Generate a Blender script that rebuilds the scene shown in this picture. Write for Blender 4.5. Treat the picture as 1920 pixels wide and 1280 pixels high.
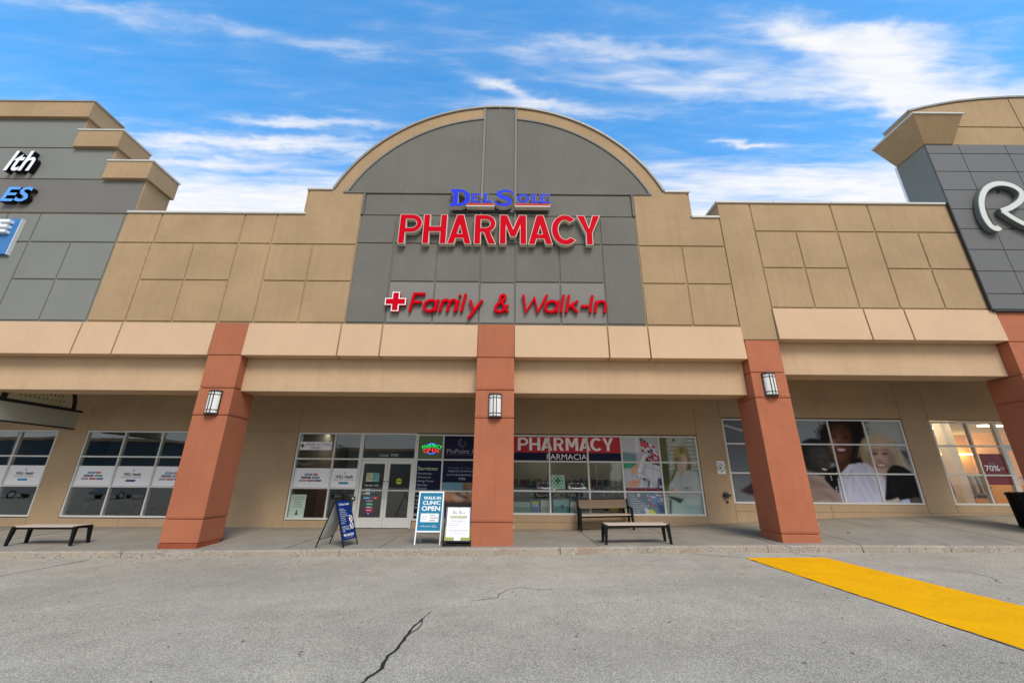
import bpy, bmesh, math, random
import numpy as np
from mathutils import Vector, Matrix
random.seed(7)
rng = np.random.default_rng(7)
for o in list(bpy.data.objects):
    bpy.data.objects.remove(o)
S = bpy.context.scene
COL = S.collection
rad = math.radians

# ------------------------------------------------------------------ camera
cam = bpy.data.cameras.new('camera')
camo = bpy.data.objects.new('camera', cam)
COL.objects.link(camo)
cam.sensor_width = 36.0
cam.lens = 756.0 / 1920.0 * 36.0
cam.clip_start = 0.05
cam.clip_end = 3000
R0 = Matrix.Rotation(rad(90 + 19.0), 4, 'X') @ Matrix.Rotation(0.0078, 4, 'Z')
camo.matrix_world = Matrix.Translation((0, -11.05, 1.5)) @ R0
S.camera = camo
S.render.resolution_x = 1024
S.render.resolution_y = 682

# ------------------------------------------------------------------ light
SUN_EL, SUN_AZ = rad(47), rad(18)     # azimuth measured from -Y (behind the camera) towards +X
sd = Vector((math.sin(SUN_AZ) * math.cos(SUN_EL), -math.cos(SUN_AZ) * math.cos(SUN_EL), math.sin(SUN_EL)))
sun = bpy.data.lights.new('sun', 'SUN')
sun.energy = 2.7
sun.angle = rad(26)
sun.color = (1.0, 0.885, 0.72)
suno = bpy.data.objects.new('sun', sun)
COL.objects.link(suno)
suno.rotation_euler = (-sd).to_track_quat('-Z', 'Y').to_euler()
suno.location = (10, -30, 40)

W = bpy.data.worlds.new('World')
S.world = W
W.use_nodes = True
nt = W.node_tree
nt.nodes.clear()


class NG:
    """tiny helper to write node graphs as expressions"""
    def __init__(s, tree):
        s.t = tree

    def n(s, kind, **kw):
        nd = s.t.nodes.new(kind)
        for k, v in kw.items():
            setattr(nd, k, v)
        return nd

    def set(s, sock, v):
        if isinstance(v, bpy.types.NodeSocket):
            s.t.links.new(v, sock)
        else:
            sock.default_value = v

    def m(s, op, a, b=0.0, c=0.0, clamp=False):
        nd = s.n('ShaderNodeMath', operation=op, use_clamp=clamp)
        s.set(nd.inputs[0], a)
        s.set(nd.inputs[1], b)
        s.set(nd.inputs[2], c)
        return nd.outputs[0]

    def mix(s, f, a, b, blend='MIX'):
        nd = s.n('ShaderNodeMix', data_type='RGBA', blend_type=blend)
        s.set(nd.inputs[0], f)
        for i, v in ((6, a), (7, b)):
            if not isinstance(v, bpy.types.NodeSocket):
                v = (*v[:3], 1)
            s.set(nd.inputs[i], v)
        return nd.outputs[2]

    def ramp(s, f, lo, hi, a=0.0, b=1.0, smooth=True):
        nd = s.n('ShaderNodeMapRange', interpolation_type='SMOOTHSTEP' if smooth else 'LINEAR')
        s.set(nd.inputs['Value'], f)
        nd.inputs['From Min'].default_value = lo
        nd.inputs['From Max'].default_value = hi
        nd.inputs['To Min'].default_value = a
        nd.inputs['To Max'].default_value = b
        return nd.outputs['Result']

    def noise(s, vec, scale, detail=4, rough=.55, dist=0.0):
        nd = s.n('ShaderNodeTexNoise')
        s.set(nd.inputs['Vector'], vec)
        nd.inputs['Scale'].default_value = scale
        nd.inputs['Detail'].default_value = detail
        nd.inputs['Roughness'].default_value = rough
        nd.inputs['Distortion'].default_value = dist
        return nd.outputs['Fac']

    def comb(s, x, y, z=0.0):
        nd = s.n('ShaderNodeCombineXYZ')
        for i, v in enumerate((x, y, z)):
            s.set(nd.inputs[i], v)
        return nd.outputs[0]


g = NG(nt)
sky = g.n('ShaderNodeTexSky', sky_type='NISHITA')
sky.sun_disc = False
sky.sun_elevation = SUN_EL
sky.sun_rotation = math.pi - SUN_AZ
sky.altitude = 200
sky.air_density = 1.0
sky.dust_density = 0.3
sky.ozone_density = 4.0
hsv = g.n('ShaderNodeHueSaturation')
hsv.inputs['Hue'].default_value = 0.490
hsv.inputs['Saturation'].default_value = 1.24
hsv.inputs['Value'].default_value = 3.3
nt.links.new(sky.outputs[0], hsv.inputs['Color'])
tc = g.n('ShaderNodeTexCoord')
sep = g.n('ShaderNodeSeparateXYZ')
nt.links.new(tc.outputs['Generated'], sep.inputs[0])
dx, dy, dz = sep.outputs[:3]
zc = g.m('MAXIMUM', dz, 0.06)
u = g.m('DIVIDE', dx, zc)
v = g.m('DIVIDE', dy, zc)
# large banks of thin cloud: centre u, v, half-length, half-width, tilt, weight
banks = [(0.80, 0.66, .26, .040, .05, .62), (1.02, 0.775, .30, .070, .38, .62), (0.66, 0.79, .46, .060, .02, .50),
         (1.45, 0.86, .50, .10, .20, .50), (-0.62, 0.925, .24, .024, .03, .62), (-0.78, 1.005, .42, .030, .02, .62),
         (-1.02, 1.085, .20, .026, .03, .45), (-0.02, 0.815, .13, .022, .30, .55), (-0.50, 0.680, .50, .030, .12, .27),
         (-0.95, 0.615, .22, .020, .12, .20), (0.67, 0.99, .11, .014, .03, .55), (0.30, 0.705, .45, .026, .06, .34),
         (-1.95, 0.90, .5, .07, .05, .40), (0.95, 1.15, .80, .07, .02, .34), (-0.95, 1.27, .9, .07, .0, .34), (0.12, 0.87, .35, .03, .05, .35)]
uvv = g.comb(g.m('MULTIPLY', u, 1.6), g.m('MULTIPLY', v, 5.0), 7.0)
uw = g.m('ADD', u, g.m('MULTIPLY', g.m('SUBTRACT', g.noise(uvv, 2.2, 5, .6), .5), .34))
vw = g.m('ADD', v, g.m('MULTIPLY', g.m('SUBTRACT', g.noise(g.comb(g.m('MULTIPLY', u, 1.9), g.m('MULTIPLY', v, 3.0), 11.0), 2.6, 6, .62), .5), .13))
acc = None
for (u0, v0, a, b, t, w) in banks:
    du = g.m('SUBTRACT', uw, u0)
    dv = g.m('SUBTRACT', vw, v0)
    p = g.m('ADD', g.m('MULTIPLY', du, math.cos(t) / a), g.m('MULTIPLY', dv, math.sin(t) / a))
    q = g.m('ADD', g.m('MULTIPLY', du, -math.sin(t) / b), g.m('MULTIPLY', dv, math.cos(t) / b))
    e = g.m('ADD', g.m('MULTIPLY', p, p), g.m('MULTIPLY', q, q))
    e = g.m('MULTIPLY', g.m('EXPONENT', g.m('MULTIPLY', e, -1.0)), w)
    acc = e if acc is None else g.m('ADD', acc, e)
vec = g.comb(g.m('MULTIPLY', u, 1.3), g.m('ADD', g.m('MULTIPLY', v, 6.5), g.m('MULTIPLY', u, -.55)))
n1 = g.noise(vec, 1.7, 7, .52, .8)
vec2 = g.comb(g.m('MULTIPLY', u, 2.2), g.m('MULTIPLY', v, 11.0), 3.0)
n2 = g.noise(vec2, 2.6, 6, .56, .5)
nz = g.m('ADD', g.m('MULTIPLY', n1, .55), g.m('MULTIPLY', n2, .45))
far = g.m('SQRT', g.m('ADD', g.m('MULTIPLY', g.m('MULTIPLY', u, u), .22), g.m('MULTIPLY', v, v)))
low = g.ramp(far, 0.92, 1.55, 0.0, 0.80)
bias = g.m('ADD', acc, low)
dens = g.m('ADD', g.m('MULTIPLY', g.m('SUBTRACT', nz, .5), 1.35), g.m('SUBTRACT', bias, .15))
dens = g.m('ADD', g.m('MULTIPLY', g.ramp(dens, -0.08, 0.74), .80), g.m('MULTIPLY', g.ramp(dens, -0.36, 0.50), .20))
cl = g.mix(g.ramp(n2, .3, .7), (0.90, 0.93, 1.0), (1.02, 1.01, 1.0))
cl10 = g.n('ShaderNodeVectorMath', operation='SCALE')
nt.links.new(cl, cl10.inputs[0])
cl10.inputs['Scale'].default_value = 8.9
skyc = g.mix(g.m('MULTIPLY', dens, .96), hsv.outputs[0], cl10.outputs[0])
bg = g.n('ShaderNodeBackground')
nt.links.new(skyc, bg.inputs['Color'])
bg.inputs['Strength'].default_value = 0.1
wo = g.n('ShaderNodeOutputWorld')
nt.links.new(bg.outputs[0], wo.inputs['Surface'])

S.view_settings.view_transform = 'Standard'
S.view_settings.look = 'None'
S.view_settings.gamma = 1
S.view_settings.exposure = 0.15
S.view_settings.use_curve_mapping = False
S.render.engine = 'CYCLES'
S.cycles.use_denoising = True
S.cycles.max_bounces = 8
S.cycles.transparent_max_bounces = 12
S.cycles.caustics_reflective = False
S.cycles.caustics_refractive = False


# ------------------------------------------------------------------ helpers
def lin(c):
    c = [x / 255.0 for x in c]
    return tuple(x / 12.92 if x <= .04045 else ((x + .055) / 1.055) ** 2.4 for x in c)


def interp(x, X, Z):
    return float(np.interp(x, X, Z))


KX = [-60, -12.17, -9.25, -6.08, -4.05, 0.04, 2.86, 5.68, 8.77, 12.37, 60]
KZ = [-.2, -.19, -.159, -.12, -.083, -.03, .02, .07, .09, .107, .11]
BX = [-60, -16.5, -11.5, 0, 2.1, 6.5, 10.5, 16.7, 60]
BZ = [-.04, -.04, -.01, -.02, 0, .19, .40, .56, .58]
YW = 3.45          # outer face of the shop-front wall
YG = 3.53          # glass


def zback(x):
    return interp(x, BX, BZ)


def zkerb(x):
    return interp(x, KX, KZ)


def zwalk(x, y):
    t = min(1, max(0, (y + .12) / 3.57))
    return zkerb(x) * (1 - t) + zback(x) * t


def zroad(x):
    return zkerb(x) - .155


def wloc(o):
    v = Vector((0, 0, 0))
    while o is not None:
        v = v + Vector(o.location)
        o = o.parent
    return v


def root(name, loc, label, cat, group=None, rz=0):
    o = bpy.data.objects.new(name, None)
    o.empty_display_size = .1
    COL.objects.link(o)
    o.location = loc
    o.rotation_euler = (0, 0, rz)
    tag(o, label, cat, group)
    return o


def tag(o, label=None, cat=None, group=None, kind=None):
    if label: o['label'] = label
    if cat: o['category'] = cat
    if group: o['group'] = group
    if kind: o['kind'] = kind
    return o


class MB:
    def __init__(s):
        s.v, s.f, s.mi, s.m = [], [], [], 0

    def mat(s, i):
        s.m = i
        return s

    def add(s, vs, fs):
        b = len(s.v)
        s.v += [tuple(x) for x in vs]
        s.f += [tuple(b + i for i in f) for f in fs]
        s.mi += [s.m] * len(fs)
        return s

    def box(s, x0, x1, y0, y1, z0, z1):
        vs = [(x, y, z) for z in (z0, z1) for y in (y0, y1) for x in (x0, x1)]
        return s.add(vs, [(0, 2, 3, 1), (4, 5, 7, 6), (0, 1, 5, 4), (2, 6, 7, 3), (0, 4, 6, 2), (1, 3, 7, 5)])

    def hexa(s, p):       # eight corners: bottom ring of four, then top ring of four
        return s.add(p, [(0, 3, 2, 1), (4, 5, 6, 7), (0, 1, 5, 4), (1, 2, 6, 5), (2, 3, 7, 6), (3, 0, 4, 7)])

    def cbox(s, x0, x1, y0, y1, z0, z1, c=.012):   # box with the front (low y) edges chamfered
        vs = [(x0 + c, y0, z0 + c), (x1 - c, y0, z0 + c), (x1 - c, y0, z1 - c), (x0 + c, y0, z1 - c),
              (x0, y0 + c, z0), (x1, y0 + c, z0), (x1, y0 + c, z1), (x0, y0 + c, z1),
              (x0, y1, z0), (x1, y1, z0), (x1, y1, z1), (x0, y1, z1)]
        fs = [(0, 1, 2, 3), (11, 10, 9, 8)]
        for a in (0, 4):
            for i in range(4):
                j = (i + 1) % 4
                fs.append((a + i, a + 4 + i, a + 4 + j, a + j))
        return s.add(vs, fs)

    def prism(s, poly, y0, y1):     # poly in (x, z)
        n = len(poly)
        vs = [(x, y0, z) for x, z in poly] + [(x, y1, z) for x, z in poly]
        fs = [tuple(range(n)), tuple(range(2 * n - 1, n - 1, -1))]
        fs += [(i, n + i, n + (i + 1) % n, (i + 1) % n) for i in range(n)]
        return s.add(vs, fs)

    def tube(s, pts, r, n=8, cap=True, r2=None):
        pts = [Vector(p) for p in pts]
        rings = []
        up = Vector((0, 0, 1))
        for i, p in enumerate(pts):
            t = (pts[min(i + 1, len(pts) - 1)] - pts[max(i - 1, 0)]).normalized()
            a = up if abs(t.dot(up)) < .95 else Vector((1, 0, 0))
            e1 = t.cross(a).normalized()
            e2 = t.cross(e1).normalized()
            rr = r if r2 is None else r + (r2 - r) * i / (len(pts) - 1)
            rings.append([p + e1 * math.cos(2 * math.pi * k / n) * rr + e2 * math.sin(2 * math.pi * k / n) * rr for k in range(n)])
        vs = [q for ring in rings for q in ring]
        fs = []
        for i in range(len(rings) - 1):
            for k in range(n):
                fs.append((i * n + k, i * n + (k + 1) % n, (i + 1) * n + (k + 1) % n, (i + 1) * n + k))
        if cap:
            fs.append(tuple(range(n - 1, -1, -1)))
            fs.append(tuple(range((len(rings) - 1) * n, len(rings) * n)))
        return s.add(vs, fs)

    def bar(s, a, b, w, d, up=(0, 0, 1)):     # rectangular bar from a to b
        a, b = Vector(a), Vector(b)
        t = (b - a).normalized()
        e1 = t.cross(Vector(up)).normalized() * (w / 2)
        e2 = t.cross(e1).normalized() * (d / 2)
        p = [a - e1 - e2, a + e1 - e2, a + e1 + e2, a - e1 + e2, b - e1 - e2, b + e1 - e2, b + e1 + e2, b - e1 + e2]
        return s.hexa(p)

    def stroke(s, pts, w, y0, y1, closed=False):    # a flat-faced ribbon following pts in (x, z)
        P = [Vector((a, b)) for a, b in pts]
        n = len(P)
        L, Rr = [], []
        for i in range(n):
            a = P[i - 1] if (i > 0 or closed) else None
            b = P[(i + 1) % n] if (i < n - 1 or closed) else None
            d1 = (P[i] - a).normalized() if a is not None else None
            d2 = (b - P[i]).normalized() if b is not None else None
            if d1 is None: d1 = d2
            if d2 is None: d2 = d1
            nn = Vector((-(d1.y + d2.y), d1.x + d2.x))
            nn = nn.normalized() if nn.length > 1e-6 else Vector((-d1.y, d1.x))
            k = max(.55, abs(nn.dot(Vector((-d1.y, d1.x)))))
            L.append(P[i] + nn * (w / 2 / k))
            Rr.append(P[i] - nn * (w / 2 / k))
        vs = []
        for i in range(n):
            vs += [(L[i].x, y0, L[i].y), (Rr[i].x, y0, Rr[i].y), (Rr[i].x, y1, Rr[i].y), (L[i].x, y1, L[i].y)]
        fs = []
        for i in range(n if closed else n - 1):
            a, b = 4 * i, 4 * ((i + 1) % n)
            for k in range(4):
                fs.append((a + k, a + (k + 1) % 4, b + (k + 1) % 4, b + k))
        if not closed:
            fs += [(3, 2, 1, 0), (4 * n - 4, 4 * n - 3, 4 * n - 2, 4 * n - 1)]
        return s.add(vs, fs)

    def mesh(s, me, o=(0, 0, 0), r=(1, 0, 0), uv=(0, 0, 1), nv=(0, -1, 0), sx=1, sy=1, sn=1):
        o, r, uv, nv = Vector(o), Vector(r), Vector(uv), Vector(nv)
        vs = [o + r * (q.co.x * sx) + uv * (q.co.y * sy) + nv * (q.co.z * sn) for q in me.vertices]
        return s.add(vs, [tuple(p.vertices) for p in me.polygons])

    def build(s, name, mats, parent=None, smooth=False, bevel=0):
        me = bpy.data.meshes.new(name)
        off = wloc(parent) if parent is not None else Vector((0, 0, 0))
        me.from_pydata([(x - off.x, y - off.y, z - off.z) for x, y, z in s.v], [], s.f)
        for mt in (mats if isinstance(mats, (list, tuple)) else [mats]):
            me.materials.append(mt)
        me.polygons.foreach_set('material_index', s.mi)
        bm = bmesh.new()
        bm.from_mesh(me)
        bmesh.ops.recalc_face_normals(bm, faces=bm.faces)
        if bevel:
            bmesh.ops.bevel(bm, geom=list(bm.edges), offset=bevel, segments=2, affect='EDGES', profile=.6, clamp_overlap=True)
        bm.to_mesh(me)
        bm.free()
        if smooth:
            me.polygons.foreach_set('use_smooth', [True] * len(me.polygons))
            try:
                me.set_sharp_from_angle(angle=rad(40))
            except Exception:
                pass
        me.update()
        o = bpy.data.objects.new(name, me)
        COL.objects.link(o)
        if parent is not None:
            o.parent = parent
        return o


def copy_tree(o, parent=None):
    c = o.copy()
    COL.objects.link(c)
    c.parent = parent
    for ch in [q for q in KIDS.get(o.name, [])]:
        copy_tree(ch, c)
    return c


KIDS = {}


def index_kids():
    KIDS.clear()
    for o in COL.objects:
        if o.parent is not None:
            KIDS.setdefault(o.parent.name, []).append(o)


_tc = {}


def text_me(s, off=0.0, shear=0.0, spacing=1.0, ext=0.0, res=3):
    key = (s, off, shear, spacing, ext, res)
    if key in _tc:
        return _tc[key]
    cu = bpy.data.curves.new('txt', 'FONT')
    cu.body = s
    cu.offset = off
    cu.shear = shear
    cu.space_character = spacing
    cu.extrude = ext
    cu.resolution_u = res
    ob = bpy.data.objects.new('txt', cu)
    COL.objects.link(ob)
    dg = bpy.context.evaluated_depsgraph_get()
    me = bpy.data.meshes.new_from_object(ob.evaluated_get(dg))
    bpy.data.objects.remove(ob)
    bpy.data.curves.remove(cu)
    _tc[key] = me
    return me


def loops_me(loops, ext=0.0, off=0.0):
    """a filled flat shape from closed loops (holes found by the curve fill), extruded +-ext"""
    cu = bpy.data.curves.new('loops', 'CURVE')
    cu.dimensions = '2D'
    cu.fill_mode = 'BOTH'
    cu.extrude = ext
    cu.offset = off
    for lp in loops:
        sp = cu.splines.new('POLY')
        sp.points.add(len(lp) - 1)
        for i, (a, b) in enumerate(lp):
            sp.points[i].co = (a, b, 0, 1)
        sp.use_cyclic_u = True
    ob = bpy.data.objects.new('loops', cu)
    COL.objects.link(ob)
    dg = bpy.context.evaluated_depsgraph_get()
    me = bpy.data.meshes.new_from_object(ob.evaluated_get(dg))
    bpy.data.objects.remove(ob)
    bpy.data.curves.remove(cu)
    return me


def bbox(me):
    xs = [v.co.x for v in me.vertices]
    ys = [v.co.y for v in me.vertices]
    return min(xs), max(xs), min(ys), max(ys)


def fit_text(mb, s, x0, x1, z0, z1, y, off=0.0, shear=0.0, keep=False, align='C'):
    """lettering filling the rectangle x0..x1, z0..z1 on the plane y (facing -Y)"""
    me = text_me(s, off, shear)
    a, b, c, d = bbox(me)
    sx, sy = (x1 - x0) / (b - a), (z1 - z0) / (d - c)
    if keep:
        sx = sy = min(sx, sy)
    ox = x0 - a * sx
    if keep and align == 'C':
        ox = (x0 + x1) / 2 - (a + b) / 2 * sx
    mb.mesh(me, (ox, y, z0 - c * sy), sx=sx, sy=sy)
    return mb


def rrect(x0, x1, z0, z1, r, n=5):
    pts = []
    for cx, cz, a0 in ((x1 - r, z1 - r, 0), (x0 + r, z1 - r, 90), (x0 + r, z0 + r, 180), (x1 - r, z0 + r, 270)):
        for k in range(n + 1):
            a = rad(a0 + 90 * k / n)
            pts.append((cx + r * math.cos(a), cz + r * math.sin(a)))
    return pts


def ngon(mb, poly, y):
    n = len(poly)
    mb.add([(x, y, z) for x, z in poly], [tuple(range(n))])
    return mb


def arc(cx, cz, rx, rz, a0, a1, n):
    return [(cx + rx * math.cos(rad(a0 + (a1 - a0) * k / n)), cz + rz * math.sin(rad(a0 + (a1 - a0) * k / n))) for k in range(n + 1)]


# ------------------------------------------------------------------ materials
def newmat(name):
    m = bpy.data.materials.new(name)
    m.use_nodes = True
    t = m.node_tree
    b = t.nodes['Principled BSDF']
    return m, NG(t), b


def stucco(name, col, var=.10, grime=.22, scale=1.0, bump=.25, rough=.92):
    m, q, b = newmat(name)
    pos = q.n('ShaderNodeNewGeometry').outputs['Position']
    n1 = q.noise(pos, .55 * scale, 5, .6)
    n2 = q.noise(pos, 3.3 * scale, 6, .65, .4)
    n3 = q.noise(pos, 90, 3, .7)
    n4 = q.noise(pos, 24, 4, .72)
    sp = q.n('ShaderNodeSeparateXYZ')
    q.t.links.new(pos, sp.inputs[0])
    streak = q.noise(q.comb(q.m('MULTIPLY', sp.outputs[0], 5.0), sp.outputs[1], q.m('MULTIPLY', sp.outputs[2], .35)), 1.3, 5, .6)
    c = lin(col)
    f = q.m('ADD', q.m('MULTIPLY', n1, .45), q.m('ADD', q.m('MULTIPLY', n2, .25), q.m('MULTIPLY', n4, .3)))
    cc = q.mix(q.ramp(f, .34, .66), tuple(x * (1 - var) for x in c), tuple(min(1, x * (1 + var)) for x in c))
    dirt = q.m('MULTIPLY', q.ramp(q.m('MULTIPLY', streak, n2), .22, .42), grime)
    cc = q.mix(dirt, cc, tuple(x * .62 for x in c))
    q.set(b.inputs['Base Color'], cc)
    b.inputs['Roughness'].default_value = rough
    b.inputs['Specular IOR Level'].default_value = .25
    bp = q.n('ShaderNodeBump')
    bp.inputs['Strength'].default_value = bump
    bp.inputs['Distance'].default_value = .004
    q.set(bp.inputs['Height'], q.m('ADD', n3, q.m('MULTIPLY', q.noise(pos, 260, 2), .6)))
    q.t.links.new(bp.outputs[0], b.inputs['Normal'])
    return m


def plain(name, col, rough=.5, metal=0.0, spec=.5, var=.0, linear=False, coat=0.0):
    m, q, b = newmat(name)
    c = col if linear else lin(col)
    if var:
        pos = q.n('ShaderNodeNewGeometry').outputs['Position']
        n = q.noise(pos, 14, 5, .65)
        q.set(b.inputs['Base Color'], q.mix(q.ramp(n, .3, .7), tuple(x * (1 - var) for x in c), tuple(min(1, x * (1 + var)) for x in c)))
        q.set(b.inputs['Roughness'], q.ramp(n, .2, .8, max(.05, rough - .1), min(1, rough + .1)))
    else:
        b.inputs['Base Color'].default_value = (*c, 1)
        b.inputs['Roughness'].default_value = rough
    b.inputs['Metallic'].default_value = metal
    b.inputs['Specular IOR Level'].default_value = spec
    b.inputs['Coat Weight'].default_value = coat
    return m


def glow(name, col, strength):
    m, q, b = newmat(name)
    c = lin(col)
    b.inputs['Base Color'].default_value = (*c, 1)
    b.inputs['Emission Color'].default_value = (*c, 1)
    b.inputs['Emission Strength'].default_value = strength
    return m


def asphalt():
    m, q, b = newmat('asphalt')
    pos = q.n('ShaderNodeNewGeometry').outputs['Position']
    vor = q.n('ShaderNodeTexVoronoi')
    vor.inputs['Scale'].default_value = 88
    q.t.links.new(pos, vor.inputs['Vector'])
    sepc = q.n('ShaderNodeSeparateColor')
    q.t.links.new(vor.outputs['Color'], sepc.inputs[0])
    fine = q.noise(pos, 38, 4, .75)
    mid = q.noise(pos, 2.6, 6, .62, .3)
    big = q.noise(pos, .24, 5, .6, .6)
    stone = q.mix(sepc.outputs[0], (.185, .160, .118), (.80, .70, .52))
    stone = q.mix(q.ramp(vor.outputs['Distance'], .35, .75), stone, (.15, .142, .12))
    col = q.mix(.42, stone, q.mix(q.ramp(fine, .3, .7), (.305, .266, .198), (.575, .506, .385)))
    sp = q.n('ShaderNodeSeparateXYZ')
    q.t.links.new(pos, sp.inputs[0])
    # wheel-polished lanes run along the shop fronts
    lane = q.noise(q.comb(q.m('MULTIPLY', sp.outputs[0], .07), q.m('MULTIPLY', sp.outputs[1], .8)), 1.0, 4, .55)
    k = q.m('ADD', q.m('MULTIPLY', big, .5), q.m('ADD', q.m('MULTIPLY', mid, .25), q.m('MULTIPLY', lane, .25)))
    sc = q.n('ShaderNodeVectorMath', operation='SCALE')
    q.t.links.new(col, sc.inputs[0])
    q.set(sc.inputs['Scale'], q.ramp(k, .34, .66, .80, 1.17))
    col = q.mix(q.ramp(q.noise(pos, .7, 5, .65, .5), .45, .7, 0, .3), sc.outputs[0], (.36, .32, .265))
    # oil drips and dark specks
    v2 = q.n('ShaderNodeTexVoronoi')
    v2.inputs['Scale'].default_value = 1.7
    q.t.links.new(pos, v2.inputs['Vector'])
    spot = q.ramp(q.m('ADD', v2.outputs['Distance'], q.m('MULTIPLY', fine, .06)), .085, .05, 0, .8)
    col = q.mix(spot, col, (.05, .045, .04))
    q.set(b.inputs['Base Color'], col)
    b.inputs['Roughness'].default_value = .9
    b.inputs['Specular IOR Level'].default_value = .3
    bp = q.n('ShaderNodeBump')
    bp.inputs['Strength'].default_value = .55
    bp.inputs['Distance'].default_value = .006
    q.set(bp.inputs['Height'], q.m('ADD', vor.outputs['Distance'], q.m('MULTIPLY', fine, .7)))
    q.t.links.new(bp.outputs[0], b.inputs['Normal'])
    return m


def concrete(name, col, agg=.0, var=.14):
    m, q, b = newmat(name)
    pos = q.n('ShaderNodeNewGeometry').outputs['Position']
    c = lin(col)
    n1 = q.noise(pos, 1.1, 6, .6, .4)
    n2 = q.noise(pos, 7, 6, .7)
    n3 = q.noise(pos, 120, 3, .7)
    f = q.m('ADD', q.m('MULTIPLY', n1, .5), q.m('ADD', q.m('MULTIPLY', n2, .3), q.m('MULTIPLY', n3, .2)))
    cc = q.mix(q.ramp(f, .35, .65), tuple(x * (1 - var) for x in c), tuple(x * (1 + var) for x in c))
    stain = q.ramp(q.noise(pos, .45, 5, .65, .8), .52, .72, 0, .38)
    cc = q.mix(stain, cc, tuple(x * .6 for x in c))
    if agg:
        v = q.n('ShaderNodeTexVoronoi')
        v.inputs['Scale'].default_value = 45
        q.t.links.new(pos, v.inputs['Vector'])
        s2 = q.n('ShaderNodeSeparateColor')
        q.t.links.new(v.outputs['Color'], s2.inputs[0])
        cc = q.mix(q.m('MULTIPLY', q.ramp(n2, .4, .62), agg), cc, q.mix(s2.outputs[0], (.10, .08, .06), (.48, .42, .34)))
        rust = q.ramp(q.noise(pos, .8, 4, .6), .56, .72, 0, .45)
        cc = q.mix(rust, cc, (.28, .17, .09))
    q.set(b.inputs['Base Color'], cc)
    b.inputs['Roughness'].default_value = .88
    b.inputs['Specular IOR Level'].default_value = .3
    bp = q.n('ShaderNodeBump')
    bp.inputs['Strength'].default_value = .35
    bp.inputs['Distance'].default_value = .004
    q.set(bp.inputs['Height'], q.m('ADD', n3, n2))
    q.t.links.new(bp.outputs[0], b.inputs['Normal'])
    return m


def glass_mat(name, tint, refl):
    m = bpy.data.materials.new(name)
    m.use_nodes = True
    t = m.node_tree
    t.nodes.clear()
    q = NG(t)
    tr = q.n('ShaderNodeBsdfTransparent')
    tr.inputs[0].default_value = (*tint, 1)
    gl = q.n('ShaderNodeBsdfGlossy')
    gl.inputs['Roughness'].default_value = .012
    gl.inputs['Color'].default_value = (.93, .97, .96, 1)
    pos = q.n('ShaderNodeNewGeometry').outputs['Position']
    bp = q.n('ShaderNodeBump')
    bp.inputs['Strength'].default_value = .05
    bp.inputs['Distance'].default_value = .02
    q.set(bp.inputs['Height'], q.noise(pos, 1.1, 2))
    t.links.new(bp.outputs[0], gl.inputs['Normal'])
    lw = q.n('ShaderNodeLayerWeight')
    lw.inputs['Blend'].default_value = .5
    fac = q.m('ADD', q.m('MULTIPLY', q.m('POWER', lw.outputs['Facing'], 2.2), .65), refl, clamp=True)
    mx = q.n('ShaderNodeMixShader')
    q.set(mx.inputs[0], fac)
    t.links.new(tr.outputs[0], mx.inputs[1])
    t.links.new(gl.outputs[0], mx.inputs[2])
    out = q.n('ShaderNodeOutputMaterial')
    t.links.new(mx.outputs[0], out.inputs[0])
    return m


def print_mat():
    m, q, b = newmat('printed_film')
    at = q.n('ShaderNodeAttribute')
    at.attribute_name = 'print'
    q.t.links.new(at.outputs['Color'], b.inputs['Base Color'])
    b.inputs['Roughness'].default_value = .4
    b.inputs['Specular IOR Level'].default_value = .10
    return m


M = {}
M['tan'] = stucco('tan_stucco', (166, 139, 105), var=.15, grime=.30)
M['tan_brightened'] = stucco('brightened_tan_stucco', (200, 168, 135), var=.06, grime=.10)  # lighter frieze tan; colour also carries the sky light its slope would catch
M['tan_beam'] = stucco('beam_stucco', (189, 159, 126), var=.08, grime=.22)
M['tan_wall'] = stucco('shopfront_stucco', (178, 152, 121), var=.10, grime=.18)
M['grey'] = stucco('grey_stucco', (110, 107, 99), grime=.2)
M['grey_light'] = stucco('light_grey_stucco', (127, 124, 117), var=.05, grime=.12)
M['grey_cool'] = stucco('cool_grey_stucco', (124, 125, 118), var=.06, grime=.14)
M['grey_paint'] = stucco('repainted_grey_stucco', (114, 111, 106), var=.05, grime=.12)
M['brown'] = stucco('terracotta_stucco', (170, 103, 74), var=.13, grime=.28)
M['brown_worn'] = stucco('worn_terracotta', (150, 76, 50), var=.25, grime=.6, scale=3)
M['panel_dark'] = plain('dark_metal_panel', (97, 96, 93), .6, .0, .4, var=.06)
M['flash_dark'] = plain('dark_flashing', (40, 40, 38), .5)
M['coping'] = plain('pale_metal_coping', (196, 191, 180), .5, .0, .5, var=.06)
M['coping_grey'] = plain('grey_metal_coping', (141, 136, 126), .5, .0, .5, var=.08)
M['trim_grey'] = plain('grey_trim', (124, 122, 116), .8, var=.05)
M['alu'] = plain('aluminium_frame', (214, 213, 208), .45, .0, .4, var=.04)
M['alu_dark'] = plain('dark_gasket', (30, 30, 30), .6)
M['asphalt'] = asphalt()
M['concrete'] = concrete('sidewalk_concrete', (142, 135, 121))
M['kerbc'] = concrete('kerb_concrete', (158, 146, 128), agg=.8)
M['crack'] = plain('tar_filled_crack', (30, 28, 26), .75)
M['glass'] = glass_mat('clear_glass', (.80, .85, .83), .085)
M['glass_shop'] = glass_mat('bright_shop_glass', (.92, .94, .92), .05)
M['black'] = plain('black_metal', (16, 16, 17), .5, 0, .2)
M['black_mat'] = plain('black_fabric', (22, 22, 24), .9)
M['white'] = plain('white_film', (240, 240, 242), .5, 0, .15)
M['white_sign'] = plain('white_sign_face', (238, 238, 238), .35)
M['red'] = plain('red_acrylic', (196, 0, 26), .6, 0, .04)
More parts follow.
